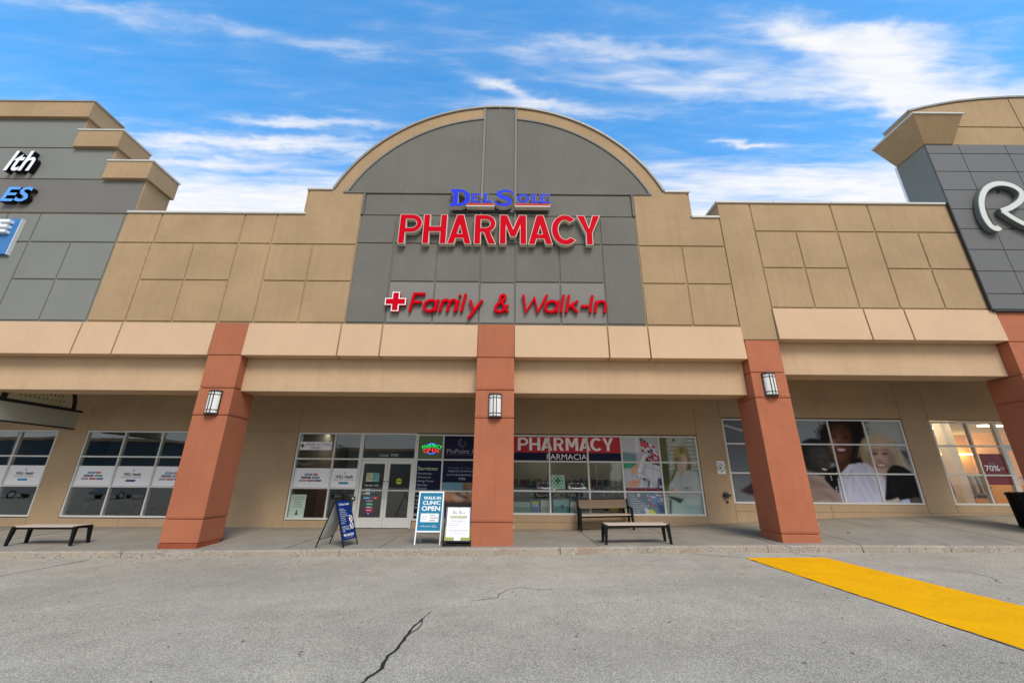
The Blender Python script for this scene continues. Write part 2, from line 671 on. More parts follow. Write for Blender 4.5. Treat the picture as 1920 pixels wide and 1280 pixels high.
M['red_deep'] = plain('red_letter_return', (192, 2, 22), .6, 0, .04)
M['redfilm'] = plain('dark_red_film', (184, 54, 60), .5, 0, .12)
M['blue'] = plain('blue_acrylic', (24, 52, 214), .5, 0, .12)
M['navy'] = plain('navy_film', (24, 27, 54), .5, 0, .12)
M['cream'] = plain('cream_letter_edge', (205, 196, 180), .5)
M['silver'] = plain('satin_silver', (204, 203, 190), .42, .2)
M['silver_side'] = plain('silver_return', (110, 114, 110), .5, .2)
M['lblue'] = plain('light_blue_acrylic', (82, 156, 232), .35)
M['signblue'] = plain('blue_board', (44, 112, 176), .4)
M['seat'] = plain('beige_composite', (190, 170, 152), .6, var=.05)
M['seat_brown'] = plain('brown_composite', (128, 104, 82), .6, var=.06)
M['lampglass'] = plain('frosted_lamp_glass', (222, 220, 214), .3)
M['lampmetal'] = plain('dark_bronze_lamp_metal', (62, 62, 60), .35, .6)
M['print'] = print_mat()


def paint_yellow():
    m, q, b = newmat('yellow_road_paint')
    pos = q.n('ShaderNodeNewGeometry').outputs['Position']
    vor = q.n('ShaderNodeTexVoronoi')
    vor.inputs['Scale'].default_value = 62
    q.t.links.new(pos, vor.inputs['Vector'])
    n = q.noise(pos, 30, 4, .7)
    n2 = q.noise(pos, 1.2, 5, .65, .4)
    c = q.mix(q.ramp(q.m('ADD', q.m('MULTIPLY', n, .6), q.m('MULTIPLY', n2, .4)), .32, .68), (.74, .335, .0), (.92, .45, .0))
    c = q.mix(q.ramp(q.noise(pos, 9, 6, .75), .58, .74, 0, .5), c, (.30, .19, .06))
    q.set(b.inputs['Base Color'], c)
    b.inputs['Roughness'].default_value = .85
    b.inputs['Specular IOR Level'].default_value = .1
    bp = q.n('ShaderNodeBump')
    bp.inputs['Strength'].default_value = .4
    bp.inputs['Distance'].default_value = .005
    q.set(bp.inputs['Height'], vor.outputs['Distance'])
    q.t.links.new(bp.outputs[0], b.inputs['Normal'])
    return m


M['yellow'] = paint_yellow()

# ------------------------------------------------------------------ ground
def ground_sheet():
    xs = sorted(set([-900, -300, -120, -60] + KX[1:-1] + [60, 120, 300, 900]))
    ys = [-900, -300, -120, -60, -30, -16, -8, -4, -2, -1, -.34, 8, 40, 120, 300, 900]
    mb = MB()
    vs = [(x, y, zroad(x)) for y in ys for x in xs]
    n = len(xs)
    fs = [(j * n + i, j * n + i + 1, (j + 1) * n + i + 1, (j + 1) * n + i) for j in range(len(ys) - 1) for i in range(n - 1)]
    mb.add(vs, fs)
    o = mb.build('parking_lot', M['asphalt'])
    return tag(o, 'worn pale asphalt of the parking lot in front of the shops', kind='structure')


LOT = ground_sheet()


def crack(pts, w, name='tar_crack'):
    vs, fs = [], []
    for i, (x, y) in enumerate(pts):
        a = pts[max(i - 1, 0)]
        b = pts[min(i + 1, len(pts) - 1)]
        d = Vector((b[0] - a[0], b[1] - a[1])).normalized()
        ww = w * random.uniform(.55, 1.25) * (.35 if i in (0, len(pts) - 1) else 1)
        vs += [(x - d.y * ww, y + d.x * ww, zroad(x) + .004), (x + d.y * ww, y - d.x * ww, zroad(x) + .004)]
    for i in range(len(pts) - 1):
        fs.append((2 * i, 2 * i + 1, 2 * i + 3, 2 * i + 2))
    MB().add(vs, fs).build(name, M['crack'], LOT)


def wander(pts, step, amp):
    out = []
    for (a, b) in zip(pts[:-1], pts[1:]):
        a, b = Vector(a), Vector(b)
        n = max(1, int((b - a).length / step))
        for k in range(n):
            p = a.lerp(b, k / n)
            out.append((p.x + random.uniform(-amp, amp), p.y + random.uniform(-amp, amp)))
    out.append(tuple(pts[-1]))
    return out


crack(wander([(-1.13, -4.91), (-1.16, -5.2), (-1.18, -5.6), (-1.23, -6.1), (-1.22, -6.4), (-1.32, -6.75), (-1.45, -7.4)], .09, .018), .017)
crack(wander([(-1.06, -4.6), (-1.13, -4.91), (-1.10, -5.25), (-1.16, -5.5)], .07, .014), .007)
crack(wander([(-9.85, -6.5), (-9.84, -2.2), (-9.82, -1.2), (-9.84, -.40)], .25, .012), .014, 'pavement_seam')
crack(wander([(-.6, -4.15), (-.21, -3.98), (-.1, -3.6), (.17, -3.34), (.46, -3.56), (.75, -3.5)], .08, .025), .006)
crack(wander([(5.2, -.95), (4.3, -.42)], .12, .01), .012)
crack(wander([(7.0, -.9), (6.6, -.42)], .12, .01), .012)
crack(wander([(5.235, -1.0), (5.225, -3.4), (5.215, -9)], .16, .006), .011, 'pavement_seam')
crack(wander([(8.2, -3.4), (8.5, -3.0), (8.6, -2.5), (8.3, -2.1)], .08, .03), .006)

yl = MB()
ys_ = list(np.arange(-9.2, -1.0, .11)) + [-1.0]
rag = [(random.uniform(-.014, .014), random.uniform(-.014, .014)) for _ in ys_]
for k in range(len(ys_) - 1):
    cols = lambda q: [5.24 + rag[q][0], 5.8, 6.4, 7.03 + rag[q][1]]
    A_, B_ = cols(k), cols(k + 1)
    y0, y1 = ys_[k], ys_[k + 1]
    for i in range(3):
        yl.add([(A_[i], y0, zroad(A_[i]) + .005), (A_[i + 1], y0, zroad(A_[i + 1]) + .005), (B_[i + 1], y1, zroad(B_[i + 1]) + .005), (B_[i], y1, zroad(B_[i]) + .005)], [(0, 1, 2, 3)])
tag(yl.build('crosswalk_stripe', M['yellow']), 'wide yellow crosswalk stripe painted on the asphalt', kind='structure')

# scattered grit, twigs and leaf scraps on the asphalt
gr = MB()
for k in range(420):
    x, y = random.uniform(-13, 13), -random.uniform(.45, 9.5) ** 1.0
    if random.random() < .35:
        y = -random.uniform(.36, .9)
    a = random.uniform(0, 6.28)
    l_, w_ = random.uniform(.008, .035), random.uniform(.004, .011)
    dx_, dy_ = math.cos(a), math.sin(a)
    z_ = zroad(x) + .004
    gr.add([(x - dx_ * l_, y - dy_ * l_, z_), (x + dy_ * w_, y - dx_ * w_, z_ + .004), (x + dx_ * l_, y + dy_ * l_, z_ + .002), (x - dy_ * w_, y + dx_ * w_, z_ + .006)], [(0, 1, 2), (0, 2, 3)])
tag(gr.build('debris', plain('dry_debris', (74, 62, 48), .9)), 'dark grit and leaf scraps scattered over the asphalt and along the kerb', 'debris', kind='stuff')

# kerb stones
KERB = bpy.data.objects.new('kerb', None)
COL.objects.link(KERB)
tag(KERB, 'weathered concrete kerb along the sidewalk edge', kind='structure')
kj = [-30, -24, -19.4, -14.4, -9.25, -4.08, 1.19, 6.17, 8.44, 10.56, 13.4, 17, 22, 30]
for a, b in zip(kj[:-1], kj[1:]):
    mb = MB()
    n = max(2, int((b - a) / .35))
    xs = [a + .008 + (b - a - .016) * k / n for k in range(n + 1)]
    prof = [(-.325, -.25), (-.33, -.15), (-.318, -.03), (-.29, -.004), (-.26, 0), (-.125, 0), (-.125, -.25)]
    m = len(prof)
    vs = []
    for x in xs:
        for i, (y, z) in enumerate(prof):
            j = random.uniform(-.007, .007) if 0 < i < 5 else 0
            vs.append((x, y + j, zkerb(x) + z * (1.0 if z > -.2 else 1.0) + (j * .4)))
    fs = [(i * m + k, i * m + (k + 1) % m, (i + 1) * m + (k + 1) % m, (i + 1) * m + k) for i in range(n) for k in range(m)]
    fs += [tuple(range(m)), tuple(range(n * m + m - 1, n * m - 1, -1))]
    mb.add(vs, fs).build('kerb_stone', M['kerbc'], KERB)

# sidewalk slabs
WALK = bpy.data.objects.new('sidewalk', None)
COL.objects.link(WALK)
tag(WALK, 'grey concrete sidewalk under the canopy', kind='structure')
xj = [-26, -22, -18, -15.8, -13.7, -11.6, -9.5, -7.5, -5.5, -3.21, -1.1, 2.17, 4.4, 6.5, 8.6, 10.7, 12.8, 14.9, 17, 20, 26]
for a, b in zip(xj[:-1], xj[1:]):
    for y0, y1 in ((-.12, 1.30), (1.30, 3.46)):
        gp = .012
        c = [(a + gp, y0 + gp), (b - gp, y0 + gp), (b - gp, y1 - gp), (a + gp, y1 - gp)]
        dz = random.uniform(-.004, .004)
        mb = MB().hexa([(x, y, zwalk(x, y) - .2) for x, y in c] + [(x, y, zwalk(x, y) + dz) for x, y in c])
        mb.build('paving_slab', M['concrete'], WALK)
jf = MB()
jf.hexa([(-26, -.11, -.42), (26, -.11, -.42), (26, 3.45, -.2), (-26, 3.45, -.2)] + [(x, y, zwalk(x, y) - .025) for x, y in ((-26, -.11), (26, -.11), (26, 3.45), (-26, 3.45))])
# dark joint bedding follows the slope in strips
jf = MB()
for a, b in zip(xj[:-1], xj[1:]):
    c = [(a, -.12), (b, -.12), (b, 3.46), (a, 3.46)]
    jf.hexa([(x, y, zwalk(x, y) - .19) for x, y in c] + [(x, y, zwalk(x, y) - .022) for x, y in c])
jf.build('joint_bedding', M['crack'], WALK)
# crack across a slab
vs = []
pts = wander([(2.9, .75), (3.3, .55), (3.75, .15), (4.0, -.02)], .1, .012)
for x, y in pts:
    vs += [(x - .005, y, zwalk(x, y) + .008), (x + .006, y + .004, zwalk(x, y) + .008)]
MB().add(vs, [(2 * i, 2 * i + 1, 2 * i + 3, 2 * i + 2) for i in range(len(pts) - 1)]).build('hairline_crack', M['crack'], WALK)

# ------------------------------------------------------------------ buildings
PH = root('pharmacy_building', (-.5, 1.7, 0), 'tan and grey stucco pharmacy building with a tall arched gable over the entrance', 'building')
CL = root('clinic_building', (-16, 1.7, 0), 'clinic building with a grey stepped tower at the left edge', 'building')
SH = root('store_building', (13, 1.7, 0.3), 'clothing store building with tan panels and a dark metal clad tower at the right', 'building')


def panel(par, mat, x0, x1, z0, z1, yf=0.0, th=.034, gap=.024, name='wall_panel', c=.012):
    return MB().cbox(x0 + gap, x1 - gap, yf, yf + th, z0 + gap, z1 - gap, c).build(name, M[mat], par)


def poly_panel(par, mat, poly, yf=0.0, th=.034, name='wall_panel'):
    return MB().prism(poly, yf, yf + th).build(name, M[mat], par)


def coping(par, x0, x1, z, y0=-.05, y1=.46, h=.075, n=1, mat='coping'):
    for k in range(n):
        a = x0 + (x1 - x0) * k / n + (.004 if k else 0)
        b = x0 + (x1 - x0) * (k + 1) / n - (.004 if k < n - 1 else 0)
        MB().cbox(a, b, y0, y1, z, z + h, .01).build('coping', M[mat], par)


# ---- pharmacy: upper facade
ACX, AR, ACZ = -.48, 5.91, 8.31      # outer arch
BR, BCZ = 5.53, 8.22                 # inner arch


def az(x, R, cz):
    return cz + math.sqrt(max(0, R * R - (x - ACX) ** 2))


def aarc(R, cz, xa, xb, n):
    a0 = math.acos(max(-1, min(1, (xa - ACX) / R)))
    a1 = math.acos(max(-1, min(1, (xb - ACX) / R)))
    return [(ACX + R * math.cos(a0 + (a1 - a0) * k / n), cz + R * math.sin(a0 + (a1 - a0) * k / n)) for k in range(n + 1)]


outl = [(-12.55, 5.82), (6.70, 5.82), (6.70, 9.58), (5.765, 9.58), (5.765, 10.56), (4.98, 10.56)]
outl += aarc(AR, ACZ, 4.975, -5.935, 48)
outl += [(-5.94, 10.56), (-6.75, 10.56), (-6.75, 9.60), (-12.55, 9.60)]
MB().prism(outl, .03, .42).build('wall', M['tan'], PH)
gb = MB().box(-4.93, 3.955, .027, .1, 5.83, 10.5)
gb.prism(aarc(BR, BCZ, 4.52, -5.50, 40), .027, .1)
gb.build('wall', M['grey'], PH)
for (a, b) in ((-12.53, -11.36), (-11.36, -8.67), (-8.67, -7.63)):
    panel(PH, 'tan', a, b, 8.5, 9.62)
for (a, b, c, d) in ((-12.53, -11.4, 5.84, 8.5), (-11.4, -10.04, 5.84, 7.2), (-10.04, -8.67, 5.84, 7.2), (-11.4, -10.04, 7.2, 8.5),
                     (-10.04, -8.67, 7.2, 8.5), (-8.67, -7.64, 5.84, 8.5), (-7.64, -6.31, 5.84, 7.2), (-6.31, -4.93, 5.84, 7.2),
                     (-7.64, -6.31, 7.2, 8.5), (-6.31, -4.93, 7.2, 8.5),
                     (3.96, 5.33, 5.84, 7.2), (5.33, 6.70, 5.84, 7.2), (3.96, 5.33, 7.2, 8.53), (5.33, 6.70, 7.2, 8.53)):
    panel(PH, 'tan', a, b, c, d)
# shoulder + arch rim, one plain stucco face on each side of the middle strip
left = [(-7.606, 8.524), (-4.954, 8.524), (-4.954, 10.44), (-5.56, 10.44)] + aarc(BR, BCZ, -5.505, -1.06, 24) + \
       aarc(AR - .01, ACZ, -1.06, -5.92, 24) + [(-5.94, 10.54), (-6.73, 10.54), (-6.73, 9.59), (-7.606, 9.59)]
poly_panel(PH, 'tan', left)
right = [(6.676, 8.554), (3.984, 8.554), (3.984, 10.44), (4.6, 10.44)] + aarc(BR, BCZ, 4.545, .11, 24) + \
        aarc(AR - .01, ACZ, .11, 4.96, 24) + [(4.98, 10.54), (5.745, 10.54), (5.745, 9.57), (6.676, 9.57)]
poly_panel(PH, 'tan', right)
# tympanum
poly_panel(PH, 'grey', [(-5.42, 10.53), (-1.07, 10.53)] + aarc(BR - .05, BCZ, -1.07, -5.36, 24), .006, .03)
poly_panel(PH, 'grey', [(.12, 10.53), (4.46, 10.53)] + aarc(BR - .05, BCZ, 4.40, .12, 24), .006, .03)
poly_panel(PH, 'grey', [(-.985, 9.64), (.035, 9.64), (.035, az(.03, AR, ACZ) - .02), (-.985, az(-.98, AR, ACZ) - .02)], .002, .03)
# raised trims
for x in (-1.03, .075):
    MB().cbox(x - .036, x + .036, -.035, .03, 8.58, az(x, AR, ACZ) - .03, .008).build('trim', M['trim_grey'], PH)
MB().cbox(-5.62, -1.075, -.032, .03, 10.445, 10.525, .008).build('trim', M['grey'], PH)
MB().cbox(.12, 4.56, -.032, .03, 10.445, 10.525, .008).build('trim', M['grey'], PH)
MB().cbox(-.985, .03, -.028, .03, 10.45, 10.515, .008).build('trim', M['grey'], PH)
for R, xa, xb in ((BR - .02, -5.50, -1.07), (BR - .02, .115, 4.54)):
    p = aarc(R, BCZ, xa, xb, 24)
    MB().stroke(p, .05, -.03, .03).build('trim', M['trim_grey'], PH)
for x in (-4.905, 3.93):
    MB().cbox(x - .04, x + .04, -.03, .03, 9.62, 10.44, .008).build('trim', M['grey'], PH)
for (a, b) in ((-4.86, -1.07), (.115, 3.885)):
    panel(PH, 'grey', a, b, 9.59, 10.445, .004)
for (a, b) in ((-4.93, -3.76), (-3.76, -1.07), (-1.07, .115), (.115, 2.80), (2.80, 3.955)):
    panel(PH, 'grey', a, b, 8.55, 9.59, .001 if a in (-1.07,) else 0.0)
for (a, b) in ((-4.93, -3.75), (2.805, 3.955)):
    panel(PH, 'grey', a, b, 5.85, 8.55)
for (a, b) in ((-3.75, -2.37), (-2.37, -1.0), (.07, 1.45), (1.45, 2.805)):
    panel(PH, 'grey', a, b, 7.21, 8.55)
    panel(PH, 'grey_light', a, b, 5.85, 7.21)
panel(PH, 'grey', -1.0, .07, 7.185, 8.55)
panel(PH, 'grey_light', -1.0, .07, 5.85, 7.20)
# copings
coping(PH, -12.5, -6.72, 9.60, n=3)
coping(PH, 5.80, 6.69, 9.58)
coping(PH, -6.83, -5.99, 10.56)
coping(PH, 5.03, 5.85, 10.56)
for (x, z0) in ((-6.79, 9.68), (5.80, 9.66)):
    MB().box(x - .035, x + .035, .03, .42, z0, 10.555).build('coping', M['tan'], PH)
aa = aarc(AR + .035, ACZ, 5.0, -5.96, 14)
for k in range(14):
    xa, xb = aa[k][0], aa[k + 1][0]
    seg = aarc(AR + .035, ACZ, xa - .006, xb + .006, 4)
    MB().stroke(seg, .07, -.055, .46).build('coping', M['coping_grey'], PH)

# ---- lower band and beams of every bay
BAYS = [(CL, -24, -8.69, 0.0, (-12.6, -11.43)), (PH, -7.72, -1.0, 0.0, (-5.0, -3.79)), (PH, .075, 6.72, 0.0, (2.79, 3.97)),
        (SH, 7.76, 14.40, .61, (10.47, 11.68)), (SH, 15.4, 24, .61, (19.2, 21))]
for par, x0, x1, dz, js in BAYS:
    xs = [x0, js[0], js[1], x1]
    for a, b in zip(xs[:-1], xs[1:]):
        z0, z1 = 4.82 + dz, 5.80 + dz
        g1 = .022
        a1, b1 = a + (g1 if a != x0 else .006), b - (g1 if b != x1 else .006)
        MB().hexa([(a1, -.055, z0), (b1, -.055, z0), (b1, .28, z0), (a1, .28, z0), (a1, -.012, z1), (b1, -.012, z1), (b1, .28, z1), (a1, .28, z1)]).build('frieze_panel', M['tan_brightened'], par, bevel=.008)
    MB().box(x0, x1, .02, .27, 4.85 + dz, 5.82 + dz).build('wall', M['tan'], par)
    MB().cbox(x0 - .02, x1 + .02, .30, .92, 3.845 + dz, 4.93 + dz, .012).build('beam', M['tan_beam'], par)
    MB().box(x0, x1, .92, 3.46, 4.94 + dz, 5.2 + dz).build('ceiling', M['tan_wall'], par)
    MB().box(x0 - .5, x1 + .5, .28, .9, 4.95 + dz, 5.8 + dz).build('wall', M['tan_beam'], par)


# ---- columns
def column(par, x0, x1, top, joints, worn=False):
    zb = zwalk((x0 + x1) / 2, 0) - .03
    core = MB().box(x0 + .03, x1 - .03, .03, .89, zb, top - .01).build('column', M['brown'], par)
    z = [zb + (.14 if worn else .0)] + joints + [top]
    for a, b in zip(z[:-1], z[1:]):
        MB().box(x0, x1, 0.0, .92, a + .012, b - .012).build('column_block', M['brown'], core, bevel=.012)
    for cx in ((x1,) if -2 < x0 < 8 else ()):
        for zc_, hh in ((zb + .08, .03), (zb + .43, .07), (zb + .60, .05)):
            MB().hexa([(cx - .010, -.001, zc_), (cx + .003, -.001, zc_ + .01), (cx + .003, .01, zc_ + .01), (cx - .012, .012, zc_),
                       (cx - .003, -.001, zc_ + hh), (cx + .002, -.001, zc_ + hh), (cx + .003, .01, zc_ + hh), (cx - .006, .012, zc_ + hh)]).build('paint_chip', M['coping'], core)
    if worn:
        MB().box(x0 - .004, x1 + .004, -.006, .80, zb - .05, zb + .14).build('column_block', M['brown_worn'], core, bevel=.01)
    for zz in joints:
        if zz < 4:
            MB().box(x0 - .006, x1 + .006, -.006, .926, zz + .05, zz + .075).build('trim', M['brown'], core)
    return core


column(CL, -8.685, -7.725, 5.82, [.52, 3.12, 3.87, 4.83], worn=True)
column(PH, -.995, .07, 5.84, [.50, 3.10, 3.87, 4.82])
column(SH, 6.755, 7.73, 5.415, [.29, 3.72, 4.44])
column(SH, 14.43, 15.38, 6.36, [.9, 3.72, 4.44, 5.42])

# ---- link wall of the store
MB().prism([(6.71, 5.42), (7.745, 5.42), (7.745, 6.40), (14.34, 6.40), (14.34, 10.16), (6.71, 10.16)], .03, 2.6).build('wall', M['tan'], SH)
MB().cbox(6.712, 7.735, 0.0, .034, 5.422, 10.15, .01).build('wall_panel', M['tan'], SH)
X = [7.755, 9.06, 10.40, 11.62, 12.97, 14.36]
for a, b in ((X[0], X[2]), (X[2], X[3]), (X[3], X[5])):
    panel(SH, 'tan', a, b, 9.1, 10.16)
for a, b in ((X[0], X[1]), (X[1], X[2]), (X[3], X[4]), (X[4], X[5])):
    panel(SH, 'tan', a, b, 6.43, 7.78)
    panel(SH, 'tan', a, b, 7.78, 9.1)
panel(SH, 'tan', X[2], X[3], 6.43, 9.1)
coping(SH, 6.66, 14.2, 10.16, y1=2.65, n=4)

# ---- right tower
TX = 14.24
MB().box(TX + .03, 24, -.06, .98, 6.40, 12.62).build('wall', M['grey_cool'], SH)
MB().box(TX - .02, TX + .029, -.09, -.03, 6.38, 10.2).build('trim', M['flash_dark'], SH)
MB().box(TX + .06, 24, -.09, .3, 6.345, 6.395).build('trim', M['flash_dark'], SH)
MB().box(TX + .012, TX + .028, -.05, .97, 10.25, 12.6).build('wall_panel', M['grey_cool'], SH)
MB().box(TX - .005, TX + .08, .985, 1.06, 10.25, 12.6).build('trim', M['white_sign'], SH)
zr = [6.40, 6.91, 7.67, 8.43, 9.19, 9.94, 10.69, 11.45, 12.21, 12.62]
xr = [TX, 15.38, 17.0, 18.62, 20.24, 21.86, 23.5]
for a, b in zip(xr[:-1], xr[1:]):
    for c, d in zip(zr[:-1], zr[1:]):
        panel(SH, 'panel_dark', a, b, c, d, -.1, .038, .009, c=.006)
MB().box(TX + .02, 24, -.066, -.061, 6.42, 12.6).build('backing', M['flash_dark'], SH)
# arched parapet behind
arcp = [(14.23, 14.17), (14.9, 14.37), (15.5, 14.52), (16.16, 14.66), (17.1, 14.79), (18.1, 14.88), (19.2, 14.93), (20.4, 14.93), (22, 14.8), (24, 14.5)]
MB().prism([(14.23, 12.63)] + [(24, 12.63)] + arcp[::-1], .02, .98).build('wall', M['tan'], SH)


def ztop(x):
    return float(np.interp(x, [p[0] for p in arcp], [p[1] for p in arcp]))


for a, b in ((14.235, 18.1), (18.1, 24)):
    MB().cbox(a + .02, b - .02, -.012, .02, 12.66, 13.475, .01).build('wall_panel', M['tan'], SH)
    poly_panel(SH, 'tan', [(a + .02, 13.52), (b - .02, 13.52)] + [(x, ztop(x) - .01) for x in np.linspace(b - .02, a + .02, 8)], -.012, .03)
for p0, p1 in zip(arcp[:-1], arcp[1:]):
    MB().hexa([(p0[0], -.06, p0[1]), (p1[0] - .005, -.06, p1[1]), (p1[0] - .005, 1.02, p1[1]), (p0[0], 1.02, p0[1]),
               (p0[0], -.06, p0[1] + .07), (p1[0] - .005, -.06, p1[1] + .07), (p1[0] - .005, 1.02, p1[1] + .07), (p0[0], 1.02, p0[1] + .07)]).build('coping', M['coping_grey'], SH)
# flared cap on the tower corner
fl = MB()
fl.hexa([(TX - .03, -.13, 12.6), (15.2, -.13, 12.6), (15.2, .96, 12.6), (TX - .03, .96, 12.6),
         (13.62, -.6, 13.40), (15.3, -.6, 13.40), (15.3, 1.02, 13.40), (13.62, 1.02, 13.40)])
cap = fl.build('flared_cap', M['tan'], SH)
MB().cbox(13.59, 15.34, -.64, 1.04, 13.405, 13.475, .01).build('coping', M['coping'], cap)

# ---- left tower
tiers = [(-15.15, 12.245, 13.56, 'grey_cool'), (-13.70, 10.925, 12.245, 'grey_cool'), (-12.28, 9.585, 10.925, 'grey_paint')]
for k, (xr_, z0, z1, mt) in enumerate(tiers):
    MB().box(-26, xr_ - .005, .03, .97, z0 - .02, z1 + (.62 if k == 0 else .0)).build('wall', M['tan'], CL)
    MB().cbox(-26, xr_ - .035, 0.0, .034, z0 + .02, z1 - .015, .01).build('wall_panel', M[mt], CL)
    MB().box(xr_ - .03, xr_ + .012, .0, .96, z0 - .01, z1 + .3).build('wall_panel', M['tan'], CL)
    cz0, cz1 = z1 - .035, z1 + .64
    xl = -26 if k == 0 else tiers[k - 1][0] + .02
    MB().box(xl, xr_ + .12, -.13, 1.0, cz0, cz1).build('cornice', M['tan'], CL, bevel=.01)
    MB().cbox(xl - .03, xr_ + .15, -.16, 1.03, cz1 + .002, cz1 + .07, .01).build('coping', M['coping_grey' if k == 0 else 'coping'], CL)
MB().box(-26, -12.56, .03, .42, 5.82, 9.58).build('wall', M['grey_cool'], CL)
MB().box(-12.558, -12.29, .035, .42, 9.3, 9.598).build('wall', M['tan'], CL)
for a, b in ((-15.29, -12.56), (-16.35, -15.29), (-19.0, -16.35), (-22, -19)):
    panel(CL, 'grey_cool', a, b, 8.5, 9.58)
for a, b in ((-13.95, -12.56), (-15.29, -13.95), (-17.8, -16.4), (-19.2, -17.8)):
    panel(CL, 'grey_cool', a, b, 5.84, 7.19)
    panel(CL, 'grey_cool', a, b, 7.19, 8.5)
for a, b in ((-16.4, -15.29), (-20.3, -19.2), (-23, -20.3)):
    panel(CL, 'grey_cool', a, b, 5.84, 8.5)

# ---- roofs and outer walls (close the volumes)
MB().box(-26, 6.7, .43, 24, 8.9, 9.15).build('roof', M['coping_grey'], PH)
MB().box(6.75, 26, 2.61, 24, 9.3, 9.6).build('roof', M['coping_grey'], SH)
MB().box(-26, 26, 24, 24.3, -.5, 9.6).build('wall', M['tan_wall'], PH)
MB().box(-26.3, -26, .5, 24, -.5, 9.6).build('wall', M['tan_wall'], CL)
MB().box(26, 26.3, .5, 24, -.5, 12).build('wall', M['tan_wall'], SH)

# ---- shop-front wall, panel by panel
def wall_rects(par, rects):
    back = MB()
    for (x0, x1, z0, z1) in rects:
        if z0 is None:
            z0 = min(zback(x0), zback(x1)) - .1
        MB().cbox(x0 + .006, x1 - .006, YW, YW + .03, z0 + .006, z1 - .006, .005).build('wall_panel', M['tan_wall'], par)
        back.box(x0, x1, YW + .014, YW + .24, z0, z1)
    back.build('wall', M['tan_wall'], par)


wall_rects(CL, [(-26, -18.65, None, 3.07), (-26, -14.95, 3.07, 5.0), (-14.95, -7.50, 3.07, 5.0), (-15.95, -14.93, None, 3.07),
                (-18.65, -15.95, None, .22), (-14.93, -12.9, None, .22), (-12.9, -10.9, None, .22), (-10.9, -7.50, None, 3.07)])
wall_rects(PH, [(-7.50, 6.53, 3.06, 5.0), (6.53, 7.44, 3.69, 5.0), (-7.50, -5.24, None, .21), (-3.27, -1.05, None, .21),
                (-1.05, 0.0, None, 3.06), (0.0, 6.53, None, .20), (0.0, 6.53, .20, .43), (6.53, 7.50, .20, 3.69), (6.53, 7.50, None, .20)])
wall_rects(SH, [(7.44, 10.1, 3.69, 5.7), (10.1, 13.93, 3.69, 5.7), (13.93, 14.90, 3.66, 5.7), (14.90, 26, 3.66, 5.7),
                (7.50, 10.7, None, .58), (10.7, 14.0, None, .58), (7.50, 10.7, .58, .82), (10.7, 13.93, .58, .82),
                (13.93, 14.90, .58, 3.66), (14.0, 17.2, None, .58), (14.90, 17.2, .58, .82), (18.5, 26, None, 3.66)])


# ---- glazing
def glazing(par, xs, zs, name='window', skip=(), door=None, glass='glass', depth=.12):
    """aluminium frame with mullions at xs (first/last = frame edges) and bars at zs; panes between"""
    f = MB()
    t = .055
    x0, x1, z0, z1 = xs[0], xs[-1], zs[0], zs[-1]
    ya, yb = YG - depth / 2, YG + depth / 2
    f.box(x0, x1, ya, yb, z0, z0 + t)
    f.box(x0, x1, ya, yb, z1 - t, z1)
    f.box(x0, x0 + t, ya, yb, z0 + t, z1 - t)
    f.box(x1 - t, x1, ya, yb, z0 + t, z1 - t)
    w = f.build(name, M['alu'], par)
    for x in xs[1:-1]:
        MB().cbox(x - t / 2, x + t / 2, ya + .003, yb, z0 + t, z1 - t, .006).build('mullion', M['alu'], w)
    for i in range(len(xs) - 1):
        a = xs[i] + (t if i == 0 else t / 2)
        b = xs[i + 1] - (t if i == len(xs) - 2 else t / 2)
        zz = zs[i] if isinstance(zs[0], (list, tuple)) else zs
        for z in zz[1:-1]:
            MB().cbox(a, b, ya + .003, yb, z - t / 2, z + t / 2, .006).build('glazing_bar', M['alu'], w)
        for k in range(len(zz) - 1):
            c = zz[k] + (t if k == 0 else t / 2)
            d = zz[k + 1] - (t if k == len(zz) - 2 else t / 2)
            tilt = random.uniform(-.0025, .0025)
            MB().add([(a, YG + tilt, c), (b, YG - tilt, c), (b, YG - tilt * .5, d), (a, YG + tilt, d)], [(0, 1, 2, 3)]).build('pane', M[glass], w)
    return w


glazing(CL, [-18.65, -17.28, -15.95], [.25, 1.21, 2.18, 3.06])
glazing(CL, [-14.93, -13.58, -12.25, -10.9], [.25, 1.21, 2.18, 3.06])
glazing(PH, [-7.48, -6.17, -5.22], [.23, 1.21, 2.16, 3.05])
glazing(PH, [-3.29, -2.37, -1.05], [.23, 1.14, 2.16, 3.02])
glazing(PH, [0.0, 1.33, 2.665, 3.85, 5.175, 6.51], [.43, 1.17, 2.13, 3.02])
glazing(SH, [7.50, 8.82, 10.12, 11.275, 12.56, 13.91], [.83, 1.80, 2.78, 3.65])
glazing(SH, [14.92, 16.24, 17.22], [.83, 1.79, 2.76, 3.61], glass='glass_shop')


